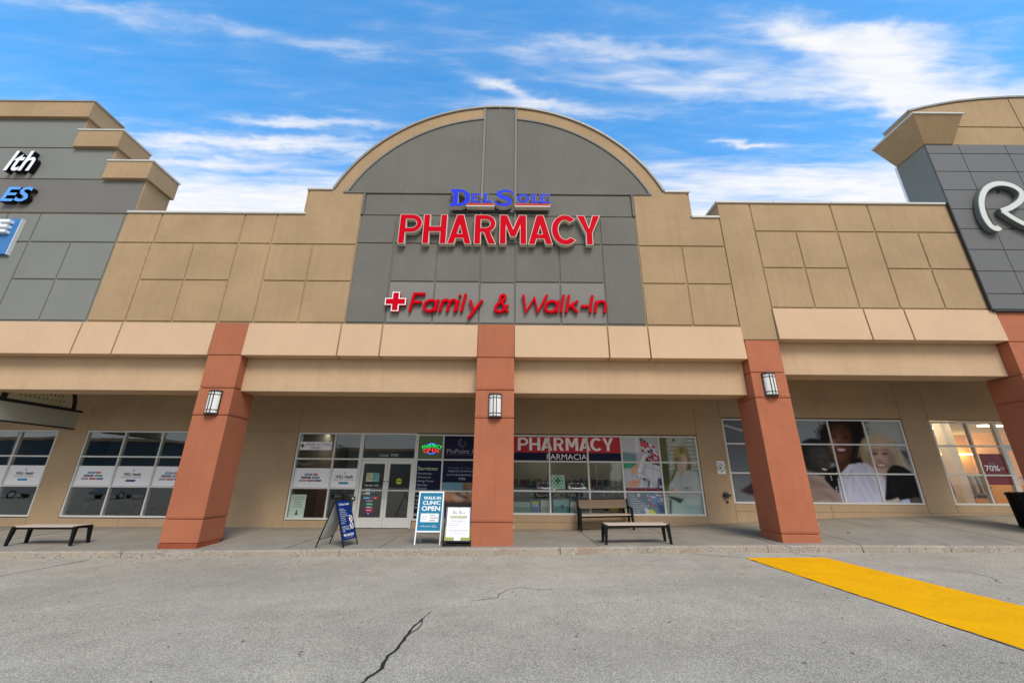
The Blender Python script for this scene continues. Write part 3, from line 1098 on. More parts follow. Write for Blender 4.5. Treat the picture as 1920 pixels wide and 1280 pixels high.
def entrance(par, x0, x1, xm, zf, zt, ztop, glass='glass', handle_side=1):
    fr = MB()
    ya, yb = YG - .06, YG + .06
    t = .06
    fr.box(x0, x0 + t, ya, yb, zf, ztop)
    fr.box(x1 - t, x1, ya, yb, zf, ztop)
    fr.box(x0 + t, x1 - t, ya, yb, ztop - t, ztop)
    fr.box(x0 + t, x1 - t, ya, yb, zt, zt + .07)
    f = fr.build('door_frame', M['alu'], par)
    MB().add([(x0 + t, YG, zt + .07), (x1 - t, YG, zt + .07), (x1 - t, YG, ztop - t), (x0 + t, YG, ztop - t)], [(0, 1, 2, 3)]).build('transom_pane', M[glass], f)
    xs = [(x0 + t + .006, xm - .004), (xm + .004, x1 - t - .006)] if xm else [(x0 + t + .006, x1 - t - .006)]
    for i, (a, b) in enumerate(xs):
        d = MB()
        y0, y1 = YG - .03, YG + .025
        st, top = .085, .11
        d.box(a, a + st, y0, y1, zf + .01, zt - .006)
        d.box(b - st, b, y0, y1, zf + .01, zt - .006)
        d.box(a + st, b - st, y0, y1, zt - .006 - top, zt - .006)
        d.box(a + st, b - st, y0, y1, zf + .01, zf + .32)
        dr = d.build('door', M['alu'], par)
        MB().add([(a + st, YG, zf + .32), (b - st, YG, zf + .32), (b - st, YG, zt - .006 - top), (a + st, YG, zt - .006 - top)], [(0, 1, 2, 3)]).build('pane', M[glass], dr)
        MB().box(a + st, b - st, y0 - .05, y0 - .02, zf + 1.15, zf + 1.185).build('push_bar', M['alu'], dr)
        hx = b - .05 if i == 0 else a + .05
        h = MB()
        h.box(hx - .018, hx + .018, y0 - .055, y0 - .03, zf + .92, zf + 1.2)
        h.box(hx - .015, hx + .015, y0 - .035, y0 + .01, zf + .94, zf + .97)
        h.box(hx - .015, hx + .015, y0 - .035, y0 + .01, zf + 1.15, zf + 1.18)
        h.build('handle', M['alu'], dr)
        MB().box(a + .01, b - .01, y0 - .006, y0 - .001, zf + .015, zf + .30).build('kick_plate', M['alu'], dr)
        MB().tube([(hx, y0 - .012, zf + 1.45), (hx, y0 + .002, zf + 1.45)], .022, 12).build('lock', M['black'], dr)
    return f


entrance(PH, -5.215, -3.295, -4.255, -.015, 2.13, 3.05)
entrance(SH, 17.225, 18.48, None, .55, 2.74, 3.61, glass='glass_shop')
MB().box(17.40, 17.44, YG - .13, YG - .10, 1.45, 1.78).build('door_handle', M['alu'], SH)


# ---- interiors
def room(par, x0, x1, y1, zf, zc, wallm, floorm, ceilm):
    y0 = YW + .26
    MB().box(x0, x1, y0 - .24, y1, zf - .1, zf).build('interior_floor', floorm, par)
    MB().box(x0, x1, y0 - .02, y1, zc, zc + .1).build('interior_ceiling', ceilm, par)
    MB().box(x0, x1, y1, y1 + .1, zf, zc).build('interior_wall', wallm, par)
    MB().box(x0, x0 + .1, y0, y1, zf, zc).build('interior_wall', wallm, par)
    MB().box(x1 - .1, x1, y0, y1, zf, zc).build('interior_wall', wallm, par)


int_wall = plain('interior_wall_paint', (126, 121, 110), .8)
int_wall2 = plain('pharmacy_wall_paint', (170, 168, 160), .8)
int_floor = plain('interior_floor_tile', (96, 90, 82), .45)
int_ceil = plain('ceiling_tile', (190, 190, 186), .9)
shop_wall = plain('warm_wood_wall', (214, 172, 116), .6, var=.1)
room(CL, -18.9, -7.55, 8.4, -.02, 3.25, int_wall, int_floor, int_ceil)
room(PH, -7.5, -.6, 8.0, -.02, 3.25, int_wall, int_floor, int_ceil)
room(PH, -.5, 6.9, 9.5, .0, 3.25, int_wall2, int_floor, int_ceil)
room(SH, 7.2, 13.95, 5.0, .5, 3.9, int_wall2, int_floor, int_ceil)
room(SH, 14.0, 25.5, 12.0, .54, 4.1, shop_wall, plain('pale_shop_floor', (196, 180, 156), .3), int_ceil)
warm = glow('warm_ceiling_light', (255, 222, 168), 20)
neut = glow('neutral_ceiling_light', (255, 246, 226), 9)
for x, y in ((16.6, 6), (18.6, 5.0), (18.8, 7), (20.8, 6), (17.6, 8.6), (20.2, 9), (22.5, 8), (22.6, 5.5), (16.2, 9.6)):
    MB().box(x - .6, x + .6, y - .12, y + .12, 4.06, 4.095).build('ceiling_light', warm, SH)
for x, y in ((1.1, 6.4), (3.6, 6.4), (1.5, 8.4), (4.6, 8.4)):
    MB().box(x - .3, x + .3, y - .15, y + .15, 3.215, 3.245).build('ceiling_light', neut, PH)
for x, y in ((-6.9, 5.6),):
    MB().box(x - .6, x + .6, y - .14, y + .14, 3.215, 3.245).build('ceiling_light', neut, PH if x > -7.5 else CL)
# a lit cove along the back of the clothing store, with shelving bays
MB().box(14.2, 25.2, 11.6, 11.9, 3.0, 3.06).build('cove_light', glow('cove_light', (255, 220, 150), 9), SH)
MB().box(15.05, 15.35, 4.6, 4.9, .55, 4.05).build('interior_column', M['white'], SH)
MB().box(17.55, 17.9, 5.6, 5.95, .55, 4.05).build('interior_column', M['white'], SH)

# ------------------------------------------------------------------ facade signs
def letter(par, loops, x, z, yw, depth, face, edge, inset=.028, sx=1, sy=1, proud=.004, shear=0.0):
    """a channel letter: deep body in the edge material with an inset face plate as its sub-part"""
    loops = [[(a * sx + b * sy * shear, b * sy) for a, b in lp] for lp in loops]
    me = loops_me(loops, depth / 2)
    b = MB().mesh(me, (x, yw - depth / 2, z)).build('letter', M[edge], par)
    fm = loops_me(loops, .006, -inset) if inset else loops_me(loops, .006)
    MB().mesh(fm, (x, yw - depth - proud, z)).build('letter_face', M[face], b)
    return b


h, s = 1.08, .215
def gP(w):
    z1 = .40; r = (h - z1) / 2; t = .185
    out = [(0, 0), (s, 0), (s, z1), (w - r, z1)] + arc(w - r, z1 + r, r, r, -90, 90, 10)[1:] + [(0, h)]
    hole = [(s, z1 + t), (w - r, z1 + t)] + arc(w - r, z1 + r, r - t, r - t, -90, 90, 8)[1:] + [(s, h - t)]
    return [out, hole]


def gR(w):
    z1 = .42; r = (h - z1) / 2; t = .185
    out = [(0, 0), (s, 0), (s, z1), (.30, z1), (w - s - .02, 0), (w + .02, 0), (w - .19, z1 + .05)] + arc(w - r, z1 + r, r, r, -65, 90, 9) + [(0, h)]
    hole = [(s, z1 + t), (w - r, z1 + t)] + arc(w - r, z1 + r, r - t, r - t, -90, 90, 8)[1:] + [(s, h - t)]
    return [out, hole]


def gH(w):
    a, b = .43, .64
    return [[(0, 0), (s, 0), (s, a), (w - s, a), (w - s, 0), (w, 0), (w, h), (w - s, h), (w - s, b), (s, b), (s, h), (0, h)]]


def gA(w):
    q = .115; sl = (w / 2 - q) / h; k = .225; zb = .20
    zt = (w / 2 - k) / sl
    out = [(0, 0), (k, 0), (k + zb * sl, zb), (w - k - zb * sl, zb), (w - k, 0), (w, 0), (w / 2 + q, h), (w / 2 - q, h)]
    hole = [(k + .38 * sl, .38), (w - k - .38 * sl, .38), (w / 2, zt)]
    return [out, hole]


def gM(w):
    return [[(0, 0), (s, 0), (s, .62), (w / 2 - .09, .27), (w / 2 + .09, .27), (w - s, .62), (w - s, 0), (w, 0), (w, h), (w - s - .03, h), (w / 2, .58), (s + .03, h), (0, h)]]


def gC(w):
    rx, rz = w * .56, h / 2
    cx = rx
    return [arc(cx, rz, rx, rz + .015, 42, 318, 22) + arc(cx, rz, rx - .225, rz - .19, 312, 48, 18)]


def gY(w):
    c = w / 2
    return [[(c - s / 2, 0), (c + s / 2, 0), (c + s / 2, .42), (w, h), (w - .25, h), (c, .64), (.25, h), (0, h), (c - s / 2, .42)]]


PS = root('pharmacy_sign', (-.4, 0, 8.42), 'large red block lettering PHARMACY across the grey gable wall', 'sign')
for fn, a, b in ((gP, -3.585, -2.86), (gH, -2.83, -2.075), (gA, -2.05, -1.285), (gR, -1.215, -.535), (gM, -.42, .435), (gA, .475, 1.245), (gC, 1.21, 1.99), (gY, 2.02, 2.775)):
    letter(PS, fn(b - a), a, 8.42, -.03, .17, 'red', 'cream', .019)

DS = root('store_name_sign', (-.4, 0, 9.78), 'blue serif lettering Del Sole with red underlines, above the large red lettering', 'sign')


def slabD(w, hh):
    k = .1 * hh / .66
    st = .17 * hh / .66
    rx = w - st - k * .6
    out = [(0, 0), (st + k, 0)] + arc(st + k, hh / 2, rx - k * .4, hh / 2, -90, 90, 14) + [(0, hh), (0, hh - k), (k * .9, hh - k), (k * .9, k), (0, k)]
    hole = [(st + k * .9, k)] + arc(st + k, hh / 2, rx - k * .4 - st, hh / 2 - k, -90, 90, 12) + [(st + k * .9, hh - k)]
    return [out, hole]


def slabE(w, hh):
    k, st = .17 * hh, .28 * hh
    return [[(0, 0), (w, 0), (w, .32 * hh), (w - k * .7, .32 * hh), (w - k * .9, k), (st + .04, k), (st + .04, .43 * hh), (w * .62, .43 * hh), (w * .62, .57 * hh), (st + .04, .57 * hh),
             (st + .04, hh - k), (w - k * 1.1, hh - k), (w - k * .9, .70 * hh), (w - k * .2, .70 * hh), (w - k * .2, hh), (0, hh), (0, hh - k * .8), (.05, hh - k * .8), (.05, k * .8), (0, k * .8)]]


def slabL(w, hh):
    k, st = .17 * hh, .28 * hh
    return [[(0, 0), (w, 0), (w, .36 * hh), (w - k * .7, .36 * hh), (w - k, k), (st + .05, k), (st + .05, hh - k * .8), (st + .09, hh - k * .8), (st + .09, hh), (0, hh), (0, hh - k * .8), (.05, hh - k * .8), (.05, k * .8), (0, k * .8)]]


def slabO(w, hh):
    return [arc(w / 2, hh / 2, w / 2, hh / 2, 0, 345, 22), arc(w / 2, hh / 2, w / 2 - .11, hh / 2 - .055, 0, 340, 18)]


def ribbon_loop(cl, ws):
    P = [Vector(p) for p in cl]
    L, Rr = [], []
    for i in range(len(P)):
        d = (P[min(i + 1, len(P) - 1)] - P[max(i - 1, 0)]).normalized()
        w = ws[i] / 2
        L.append((P[i].x - d.y * w, P[i].y + d.x * w))
        Rr.append((P[i].x + d.y * w, P[i].y - d.x * w))
    return [L + Rr[::-1]]


def slabS(w, hh):
    c = [(.93, .64), (.92, .80), (.72, .90), (.45, .90), (.24, .80), (.22, .66), (.38, .56), (.62, .47), (.78, .36), (.78, .20), (.58, .10), (.30, .10), (.10, .20), (.07, .36)]
    ws = [.03, .09, .12, .15, .19, .22, .24, .24, .22, .20, .16, .13, .10, .04]
    return ribbon_loop([(a * w, b * hh) for a, b in c], [k * hh * .95 for k in ws])


for lp, a, z in ((slabD(.66, .66), -2.03, 9.775), (slabE(.35, .345), -1.37, 9.92), (slabL(.31, .345), -.985, 9.925), (slabS(.66, .68), -.62, 9.77),
                 (slabO(.42, .345), .12, 9.92), (slabL(.31, .345), .57, 9.92), (slabE(.36, .345), .84, 9.92)):
    letter(DS, lp, a, z, -.05, .20, 'blue', 'coping', .0 if len(lp[0]) > 24 and lp[0][0][0] > .5 and z < 9.8 else .005)
for a, b in ((-1.50, -.60), (.06, 1.19)):
    u_ = MB().box(a, b, -.24, -.05, 9.79, 9.905).build('underline', M['cream'], DS)
    MB().box(a + .01, b - .01, -.246, -.241, 9.83, 9.90).build('underline_face', M['redfilm'], u_)
MB().box(-1.95, 1.12, -.05, 0.0, 9.70, 9.83).build('raceway', M['flash_dark'], DS)

# script sign: flat-faced strokes
FS = root('walk_in_sign', (0, 0, 6.18), 'slim red italic lettering Family & Walk-In low on the grey wall', 'sign')
ch = .565
def a_(n=14): return [(.33 + .31 * math.cos(rad(t)), .33 + .31 * math.sin(rad(t))) for t in np.linspace(0, 360, n + 1)][:-1]


def archm(x0):
    return [(x0, .32)] + [(x0 + .19 + .19 * math.cos(rad(t)), .42 + .24 * math.sin(rad(t))) for t in range(180, -1, -22)] + [(x0 + .38, 0)]


GL = {
    'F': [[(0, 0), (0, 1), (.56, 1)], [(0, .52), (.5, .52)]],
    'a': [('c', a_()), [(.66, 0), (.66, .68)]],
    'm': [[(0, 0), (0, .67)], archm(0), archm(.38)],
    'i': [[(0, 0), (0, .66)], [(0, .86), (0, .97)]],
    'l': [[(0, 0), (0, 1.02)]],
    'y': [[(0, .67), (.30, .06)], [(.62, .67), (.12, -.38)]],
    '&': [[(.85, 0), (.26, .70)], [(.27, .69), (.22, .82), (.28, .94), (.40, .98), (.52, .92), (.55, .80), (.48, .68), (.36, .58)], [(.36, .585), (.14, .44), (.04, .28), (.06, .12), (.18, .02), (.36, .0), (.54, .08), (.68, .22), (.78, .40)]],
    'W': [[(0, 1), (.30, .02), (.60, .82), (.90, .02), (1.22, 1)]],
    'k': [[(0, 0), (0, 1)], [(.50, .66), (.06, .30)], [(.20, .40), (.56, 0)]],
    '-': [[(0, .36), (.40, .36)]],
    'I': [[(0, 0), (0, 1)]],
    'n': [[(0, 0), (0, .67)], [(0, .32)] + [(.24 + .24 * math.cos(rad(t)), .40 + .26 * math.sin(rad(t))) for t in range(180, -1, -20)] + [(.48, 0)]],
}
for gl, x in (('F', -3.03), ('a', -2.66), ('m', -2.14), ('i', -1.66), ('l', -1.50), ('y', -1.32), ('&', -.54), ('W', .23), ('a', .93), ('l', 1.44), ('k', 1.60), ('-', 2.00), ('I', 2.30), ('n', 2.45)):
    mb = MB()
    for i, st in enumerate(GL[gl]):
        cl = isinstance(st, tuple)
        pts = st[1] if cl else st
        pts = [(x + (px + pz * .17) * ch * (1.03 if gl != '&' else .85), 6.19 + pz * ch) for px, pz in pts]
        mb.stroke(pts, .078, -.115 - .003 * i, -.03, closed=cl)
    mb.build('letter', M['red_deep'], FS)
CR = root('red_cross_emblem', (-3.46, 0, 6.17), 'red cross with a white border left of the slim red lettering', 'sign')


def cross(cx, cz, r, w):
    return [(cx - w, cz - r), (cx + w, cz - r), (cx + w, cz - w), (cx + r, cz - w), (cx + r, cz + w), (cx + w, cz + w), (cx + w, cz + r), (cx - w, cz + r), (cx - w, cz + w), (cx - r, cz + w), (cx - r, cz - w), (cx - w, cz - w)]


MB().prism(cross(-3.46, 6.482, .315, .115), -.13, -.03).build('cross_body', M['red_deep'], CR)
MB().prism(cross(-3.46, 6.482, .312, .112), -.142, -.131).build('border', M['white_sign'], CR)
MB().prism(cross(-3.46, 6.482, .282, .082), -.150, -.143).build('cross_face', M['red'], CR)

# left tower signs
def text_sign(par, s_, x0, x1, z0, z1, yw, depth, face, edge, shear, off):
    me = text_me(s_, off, shear)
    a, b, c, d = bbox(me)
    sx, sy = (x1 - x0) / (b - a), (z1 - z0) / (d - c)
    # one object per letter: place every glyph at its pen position in the word
    xcur = 0
    full = text_me
    for i, chh in enumerate(s_):
        pre = text_me(s_[:i + 1], off, shear)
        one = text_me(chh, off, shear)
        pb, ob = bbox(pre), bbox(one)
        ox = x0 + (pb[1] - ob[1] - a) * sx
        oz = z0 - c * sy
        bd = text_me(chh, off, shear, 1.0, .5)
        body = MB().mesh(bd, (ox, yw - depth / 2, oz), sx=sx, sy=sy, sn=depth).build('letter', M[edge], par)
        MB().mesh(one, (ox, yw - depth - .003, oz), sx=sx, sy=sy).build('letter_face', M[face], body)


L1 = root('clinic_name_sign', (-16.9, 0, 11.0), 'white italic letters with deep black sides on the grey tower, cut by the left edge', 'sign')
text_sign(L1, 'lth', -16.98, -16.06, 11.10, 11.93, -.02, .16, 'white_sign', 'black', .24, .018)
L2 = root('services_name_sign', (-16.5, 0, 9.85), 'light blue italic letters with black sides below the white letters on the grey tower', 'sign')
text_sign(L2, 'ES', -16.62, -15.70, 9.90, 10.47, -.02, .14, 'lblue', 'black', .16, .018)
L3 = root('clinic_board_sign', (-16.2, 0, 8.0), 'blue board with raised white capitals low on the grey tower at the left edge', 'sign')
MB().cbox(-18.6, -15.69, -.1, 0.0, 8.0, 9.28, .01).build('board', M['signblue'], L3)
MB().box(-15.69, -15.665, -.103, 0.0, 7.99, 9.29).build('edge_trim', M['alu'], L3)
text_sign(L3, 'RE', -16.78, -15.86, 8.71, 9.17, -.102, .13, 'white_sign', 'white_sign', .0, .03)

# right tower script initial
RS = root('script_initial_sign', (15.6, 0, 8.9), 'big silver script letter R on the dark metal tower', 'sign')
def smooth(pts, n=6):
    P = [Vector(p) for p in pts]
    out = []
    for i in range(len(P) - 1):
        p0, p1, p2, p3 = P[max(i - 1, 0)], P[i], P[i + 1], P[min(i + 2, len(P) - 1)]
        for k in range(n):
            t = k / n
            q = .5 * ((2 * p1) + (p2 - p0) * t + (2 * p0 - 5 * p1 + 4 * p2 - p3) * t * t + (3 * p1 - p0 - 3 * p2 + p3) * t ** 3)
            out.append((q.x, q.y))
    out.append(tuple(P[-1]))
    return out


stem = smooth([(15.12, 9.04), (15.00, 8.98), (14.86, 9.10), (14.80, 9.50), (14.93, 10.05), (15.25, 10.50), (15.68, 10.70), (16.10, 10.64), (16.33, 10.38), (16.18, 10.06), (15.80, 9.80), (15.42, 9.64)], 5)
leg = smooth([(15.44, 9.66), (15.80, 9.28), (16.30, 8.98), (16.80, 8.92), (17.1, 9.1)], 5)
for pts, w, dy in ((stem, .20, 0), (leg, .19, .004)):
    pts = [(a * 1.0115, 1.5 + (b - 1.5) * 1.0115) for a, b in pts]
    b = MB().stroke(pts, w, -.27 + dy, -.14).build('letter_stroke', M['silver_side'], RS)
    MB().stroke(pts, w - .03, -.285 + dy, -.272 + dy).build('letter_face', M['silver'], b)
for x, z in ((14.95, 9.9), (16.0, 10.6), (15.9, 9.2)):
    MB().box(x - .02, x + .02, -.17, -.09, z - .02, z + .02).build('standoff', M['flash_dark'], RS)

# hanging blade sign under the canopy at the left edge
BS = root('hanging_arch_sign', (-14.95, 2.0, 3.05), 'arched cream blade sign with a dark rim and a grey board hanging under the canopy', 'sign')
cream = plain('aged_cream_board', (196, 193, 158), .7, var=.12)
board_grey = plain('grey_board', (166, 165, 152), .6, var=.06)
darkblue = plain('dark_blue_rim', (22, 26, 34), .5)
def yz_prism(poly, x0, x1):
    n = len(poly)
    vs = [(x0, y, z) for y, z in poly] + [(x1, y, z) for y, z in poly]
    fs = [tuple(range(n)), tuple(range(2 * n - 1, n - 1, -1))] + [(i, n + i, n + (i + 1) % n, (i + 1) % n) for i in range(n)]
    return MB().add(vs, fs)


yc, zc0, rr = 1.75, 3.70, 1.08
yz_prism([(.55, 3.07), (2.98, 3.07), (2.98, 3.60), (.55, 3.60)], -15.05, -14.93).build('board', board_grey, BS)
yz_prism([(.5, 3.605), (3.05, 3.605), (3.05, 3.67), (.5, 3.67)], -15.07, -14.90).build('rail', darkblue, BS)
yz_prism([(.5, 3.03), (3.0, 3.03), (3.0, 3.065), (.5, 3.065)], -15.06, -14.92).build('rail', darkblue, BS)
yz_prism(arc(yc, zc0 - .02, rr, rr, 0, 180, 24), -15.02, -14.96).build('rim', darkblue, BS)
yz_prism(arc(yc, zc0 - .02, rr + .06, rr + .06, 0, 180, 24), -15.00, -14.975).build('rim_edge', cream, BS)
yz_prism(arc(yc, zc0, rr - .16, rr - .16, 0, 180, 24), -15.025, -14.948).build('arch_panel', cream, BS)
tx = MB()
for k, (z, w, n) in enumerate(((4.16, .8, 7), (3.99, 1.05, 10), (3.83, 1.25, 11))):      # worn, illegible raised characters
    for i in range(n):
        y = yc - w / 2 + w * i / (n - 1)
        hh = random.uniform(.05, .075)
        tx.box(-14.947, -14.940, y - .018, y + .018, z, z + hh)
tx.build('worn_lettering', plain('faded_letters', (112, 108, 84), .8), BS)
for y in (.9, 2.6):
    MB().tube([(-14.99, y, 3.66), (-14.99, y, 4.95)], .018, 8).build('hanger', M['black'], BS)
index_kids()

# ------------------------------------------------------------------ wall lamps
LP = root('wall_lamp', (0, 0, 0), 'x', 'wall lamp', 'bow fronted wall lamps on the columns')
def bow(rx, ry, z0, z1, y=0, n=14):
    pts = [(rx * math.sin(rad(t)), y - ry * math.cos(rad(t))) for t in np.linspace(-90, 90, n + 1)]
    m = len(pts)
    vs = [(a, b, z0) for a, b in pts] + [(a, b, z1) for a, b in pts]
    fs = [(i, i + 1, m + i + 1, m + i) for i in range(m - 1)] + [tuple(range(m - 1, -1, -1)), tuple(range(m, 2 * m)), (0, m, 2 * m - 1, m - 1)]
    return MB().add(vs, fs)


MB().box(-.17, .17, -.02, 0, .0, .64).build('back_plate', M['lampmetal'], LP)
bow(.165, .125, .03, .61, -.02).build('diffuser', M['lampglass'], LP, smooth=True)
bow(.185, .145, -.005, .035, -.012).build('bottom_cap', M['lampmetal'], LP, smooth=True)
bow(.185, .145, .605, .645, -.012).build('top_cap', M['lampmetal'], LP, smooth=True)
for z in (.10, .52):
    bow(.176, .136, z, z + .022, -.014).build('hoop', M['lampmetal'], LP, smooth=True)
for t in (-82, -14, 14, 82):
    x, y = .173 * math.sin(rad(t)), -.014 - .134 * math.cos(rad(t))
    MB().box(x - .011, x + .011, y - .008, y + .02, .03, .61).build('strap', M['lampmetal'], LP)
index_kids()
for i, (x, z, lb) in enumerate(((-8.175, 3.14, 'bow fronted lamp with frosted panes on the column beside the left bench'),
                                (-.45, 3.11, 'bow fronted lamp with frosted panes on the middle column near the sandwich boards'),
                                (7.215, 3.76, 'bow fronted lamp with frosted panes on the column left of the smiling people mural'))):
    o = LP if i == 0 else copy_tree(LP)
    o.location = (x, -.001, z)
    o['label'] = lb

# ------------------------------------------------------------------ benches
def leg_mb(x, y, dx, dy, hgt):
    return MB().hexa([(x - .028, y - .028, 0), (x + .028, y - .028, 0), (x + .028, y + .028, 0), (x - .028, y + .028, 0),
                      (x + dx - .042, y + dy - .042, hgt), (x + dx + .042, y + dy - .042, hgt), (x + dx + .042, y + dy + .042, hgt), (x + dx - .042, y + dy + .042, hgt)])


def flat_bench():
    r = root('flat_bench', (0, 0, 0), 'x', 'bench', 'backless benches on the sidewalk')
    L, D, H = 1.60, .46, .45
    for sx in (-1, 1):
        for sy in (-1, 1):
            leg_mb(sx * (L / 2), sy * (D / 2), -sx * .03, -sy * .03, H - .03).build('leg', M['black'], r, bevel=.008)
        x = sx * (L / 2 - .03)
        # end rail with a shallow dip
        pts = [(-D / 2 + .0, H - .03), (-D / 2 + .10, H - .02), (D / 2 - .10, H - .02), (D / 2, H - .03)]
        e = MB()
        for (a, b), (c, d) in zip(pts[:-1], pts[1:]):
            e.hexa([(x - .045, a, b - .03), (x + .045, a, b - .03), (x + .045, c, d - .03), (x - .045, c, d - .03),
                    (x - .045, a, b + .025), (x + .045, a, b + .025), (x + .045, c, d + .025), (x - .045, c, d + .025)])
        e.build('end_rail', M['black'], r)
    for k in range(3):
        y0 = -D / 2 + .012 + k * .148
        MB().box(-L / 2 + .02, L / 2 - .02, y0, y0 + .14, H - .025, H + .012).build('seat_board', M['seat'], r, bevel=.008)
    for sy in (-1, 1):
        MB().box(-L / 2 + .04, L / 2 - .04, sy * .19 - .02, sy * .19 + .02, H - .075, H - .03).build('seat_rail', M['black'], r)
    return r


FB = flat_bench()
index_kids()
FB2 = copy_tree(FB)
FB.location = (3.18, .22, zwalk(3.18, .22) + .004)
FB.rotation_euler = (rad(.3), rad(-.9), rad(-1.5))
FB['label'] = 'backless bench with pale boards in front of the bench with a backrest'
FB2.location = (-11.98, .55, zwalk(-11.98, .55) + .004)
FB2.rotation_euler = (0, rad(-.4), rad(1.0))
FB2['label'] = 'backless bench with pale boards left of the terracotta column, below the clinic window'

BB = root('park_bench', (0, 0, 0), 'bench with a brown backrest and black arms under the pharmacy window', 'bench')
L = 1.64
for sx in (-1, 1):
    x = sx * L / 2
    leg_mb(x, -.24, 0, .03, .62).build('front_leg', M['black'], BB, bevel=.008)
    MB().hexa([(x - .03, .23, 0), (x + .03, .23, 0), (x + .03, .29, 0), (x - .03, .29, 0), (x - .035, .17, .45), (x + .035, .17, .45), (x + .035, .24, .45), (x - .035, .24, .45)]).build('rear_leg', M['black'], BB, bevel=.006)
    MB().hexa([(x - .035, .165, .45), (x + .035, .165, .45), (x + .035, .235, .45), (x - .035, .235, .45), (x - .03, .27, .90), (x + .03, .27, .90), (x + .03, .33, .90), (x - .03, .33, .90)]).build('back_post', M['black'], BB, bevel=.006)
    MB().hexa([(x - .035, -.25, .60), (x + .035, -.25, .60), (x + .035, .26, .63), (x - .035, .26, .63), (x - .035, -.25, .655), (x + .035, -.25, .655), (x + .035, .26, .685), (x - .035, .26, .685)]).build('armrest', M['black'], BB, bevel=.008)
    MB().box(x - .03, x + .03, -.23, .22, .37, .42).build('side_rail', M['black'], BB)
for k in range(3):
    y0 = -.235 + k * .148
    MB().box(-L / 2 + .04, L / 2 - .04, y0, y0 + .14, .425, .462).build('seat_board', M['seat'], BB, bevel=.008)
MB().hexa([(-L / 2 + .035, .20, .62), (L / 2 - .035, .20, .62), (L / 2 - .035, .235, .62), (-L / 2 + .035, .235, .62), (-L / 2 + .035, .265, .885), (L / 2 - .035, .265, .885), (L / 2 - .035, .30, .885), (-L / 2 + .035, .30, .885)]).build('backrest', M['seat_brown'], BB, bevel=.008)
MB().box(-L / 2 + .03, L / 2 - .03, -.21, -.17, .375, .42).build('seat_rail', M['black'], BB)
BB.location = (3.04, 3.02, zwalk(3.04, 3.02))
BB.rotation_euler = (0, rad(-1.4), 0)

# ------------------------------------------------------------------ sandwich boards
class Face:
    """drawing frame on a tilted board: origin at its lower left, r to the right, u upwards, n outwards"""
    def __init__(s, o, r, u_, n):
        s.o, s.r, s.u, s.n = Vector(o), Vector(r).normalized(), Vector(u_).normalized(), Vector(n).normalized()

    def P(s, x, z, d=0.0):
        return tuple(s.o + s.r * x + s.u * z + s.n * d)

    def slab(s, mb, x0, x1, z0, z1, d0, d1):
        return mb.hexa([s.P(x0, z0, d0), s.P(x1, z0, d0), s.P(x1, z1, d0), s.P(x0, z1, d0), s.P(x0, z0, d1), s.P(x1, z0, d1), s.P(x1, z1, d1), s.P(x0, z1, d1)])

    def poly(s, mb, pts, d):
        return mb.add([s.P(x, z, d) for x, z in pts], [tuple(range(len(pts)))])

    def text(s, mb, t, x0, x1, z0, z1, d, off=.0, shear=0.0, keep=False, align='L'):
        me = text_me(t, off, shear)
        a, b, c, e = bbox(me)
        sx, sy = (x1 - x0) / (b - a), (z1 - z0) / (e - c)
        if keep:
            sx = sy = min(sx, sy)
        ox = x0 if align == 'L' else (x0 + x1) / 2 - (b - a) * sx / 2
        return mb.mesh(me, s.P(ox - a * sx, z0 - c * sy, d), s.r, s.u, s.n, sx, sy)


teal = plain('teal_print', (38, 122, 152), .5, 0, .12)
# teal walk-in board
A2 = root('sandwich_board', (-2.08, .45, zwalk(-2.1, .4)), 'teal and white sandwich board reading WALK-IN CLINIC OPEN', 'sandwich board')
zb = zwalk(-2.1, .3)
up = Vector((0, .20, 1.25)).normalized()
f = Face((-2.435, .235, zb), (1, 0, 0), up, (0, -1, .16))
Wd, Hd = .665, 1.275
for x in (0, Wd - .03):
    f.slab(MB(), x, x + .03, 0, .30, -.012, .012).build('front_leg', M['white_sign'], A2)
pl = MB()
f.slab(pl, 0, .035, .29, Hd, -.014, .014)
f.slab(pl, Wd - .035, Wd, .29, Hd, -.014, .014)
f.slab(pl, .035, Wd - .035, .29, .325, -.014, .014)
f.slab(pl, .035, Wd - .035, Hd - .035, Hd, -.014, .014)
pl.build('board_frame', M['white_sign'], A2, bevel=.004)
fp = f.slab(MB(), .036, Wd - .036, .326, Hd - .036, -.006, .003).build('poster_panel', teal, A2)
tx = MB()
f.text(tx, 'WALK-IN', .13, .585, 1.075, 1.155, .005, .022)
f.text(tx, 'CLINIC', .12, .585, .95, 1.045, .005, .022)
f.text(tx, 'OPEN', .105, .585, .80, .915, .005, .026)
f.poly(tx, [(.10, .53), (.565, .53), (.565, .735), (.10, .735)], .005)
f.text(tx, '# WELL Health', .10, .36, .415, .445, .005, .01)
f.poly(tx, [(.385, .405), (.388, .405), (.388, .455), (.385, .455)], .005)
f.text(tx, 'MEDICAL', .405, .53, .437, .455, .005, .005)
f.text(tx, 'CENTRES', .405, .53, .405, .423, .005, .005)
tx.build('lettering', M['white_sign'], A2)
tx = MB()
for t, z in (('BOOK', .675), ('ONLINE', .615), ('HERE', .555)):
    f.text(tx, t, .335, .335 + .035 * len(t), z, z + .035, .007, .015)
f.text(tx, 'NO APPT', .125, .29, .645, .665, .007, .0)
f.text(tx, 'NEEDED', .125, .25, .60, .62, .007, .0)
tx.build('small_print', plain('dark_print', (70, 66, 70), .6), A2)
top_l, top_r = Vector(f.P(.02, Hd - .02, -.02)), Vector(f.P(Wd - .02, Hd - .02, -.02))
for tp, x in ((top_l, -2.40), (top_r, -1.79)):
    MB().bar(tp, (x, .82, zwalk(x, .8)), .026, .022, (0, 1, 0)).build('back_leg', M['alu'], A2)
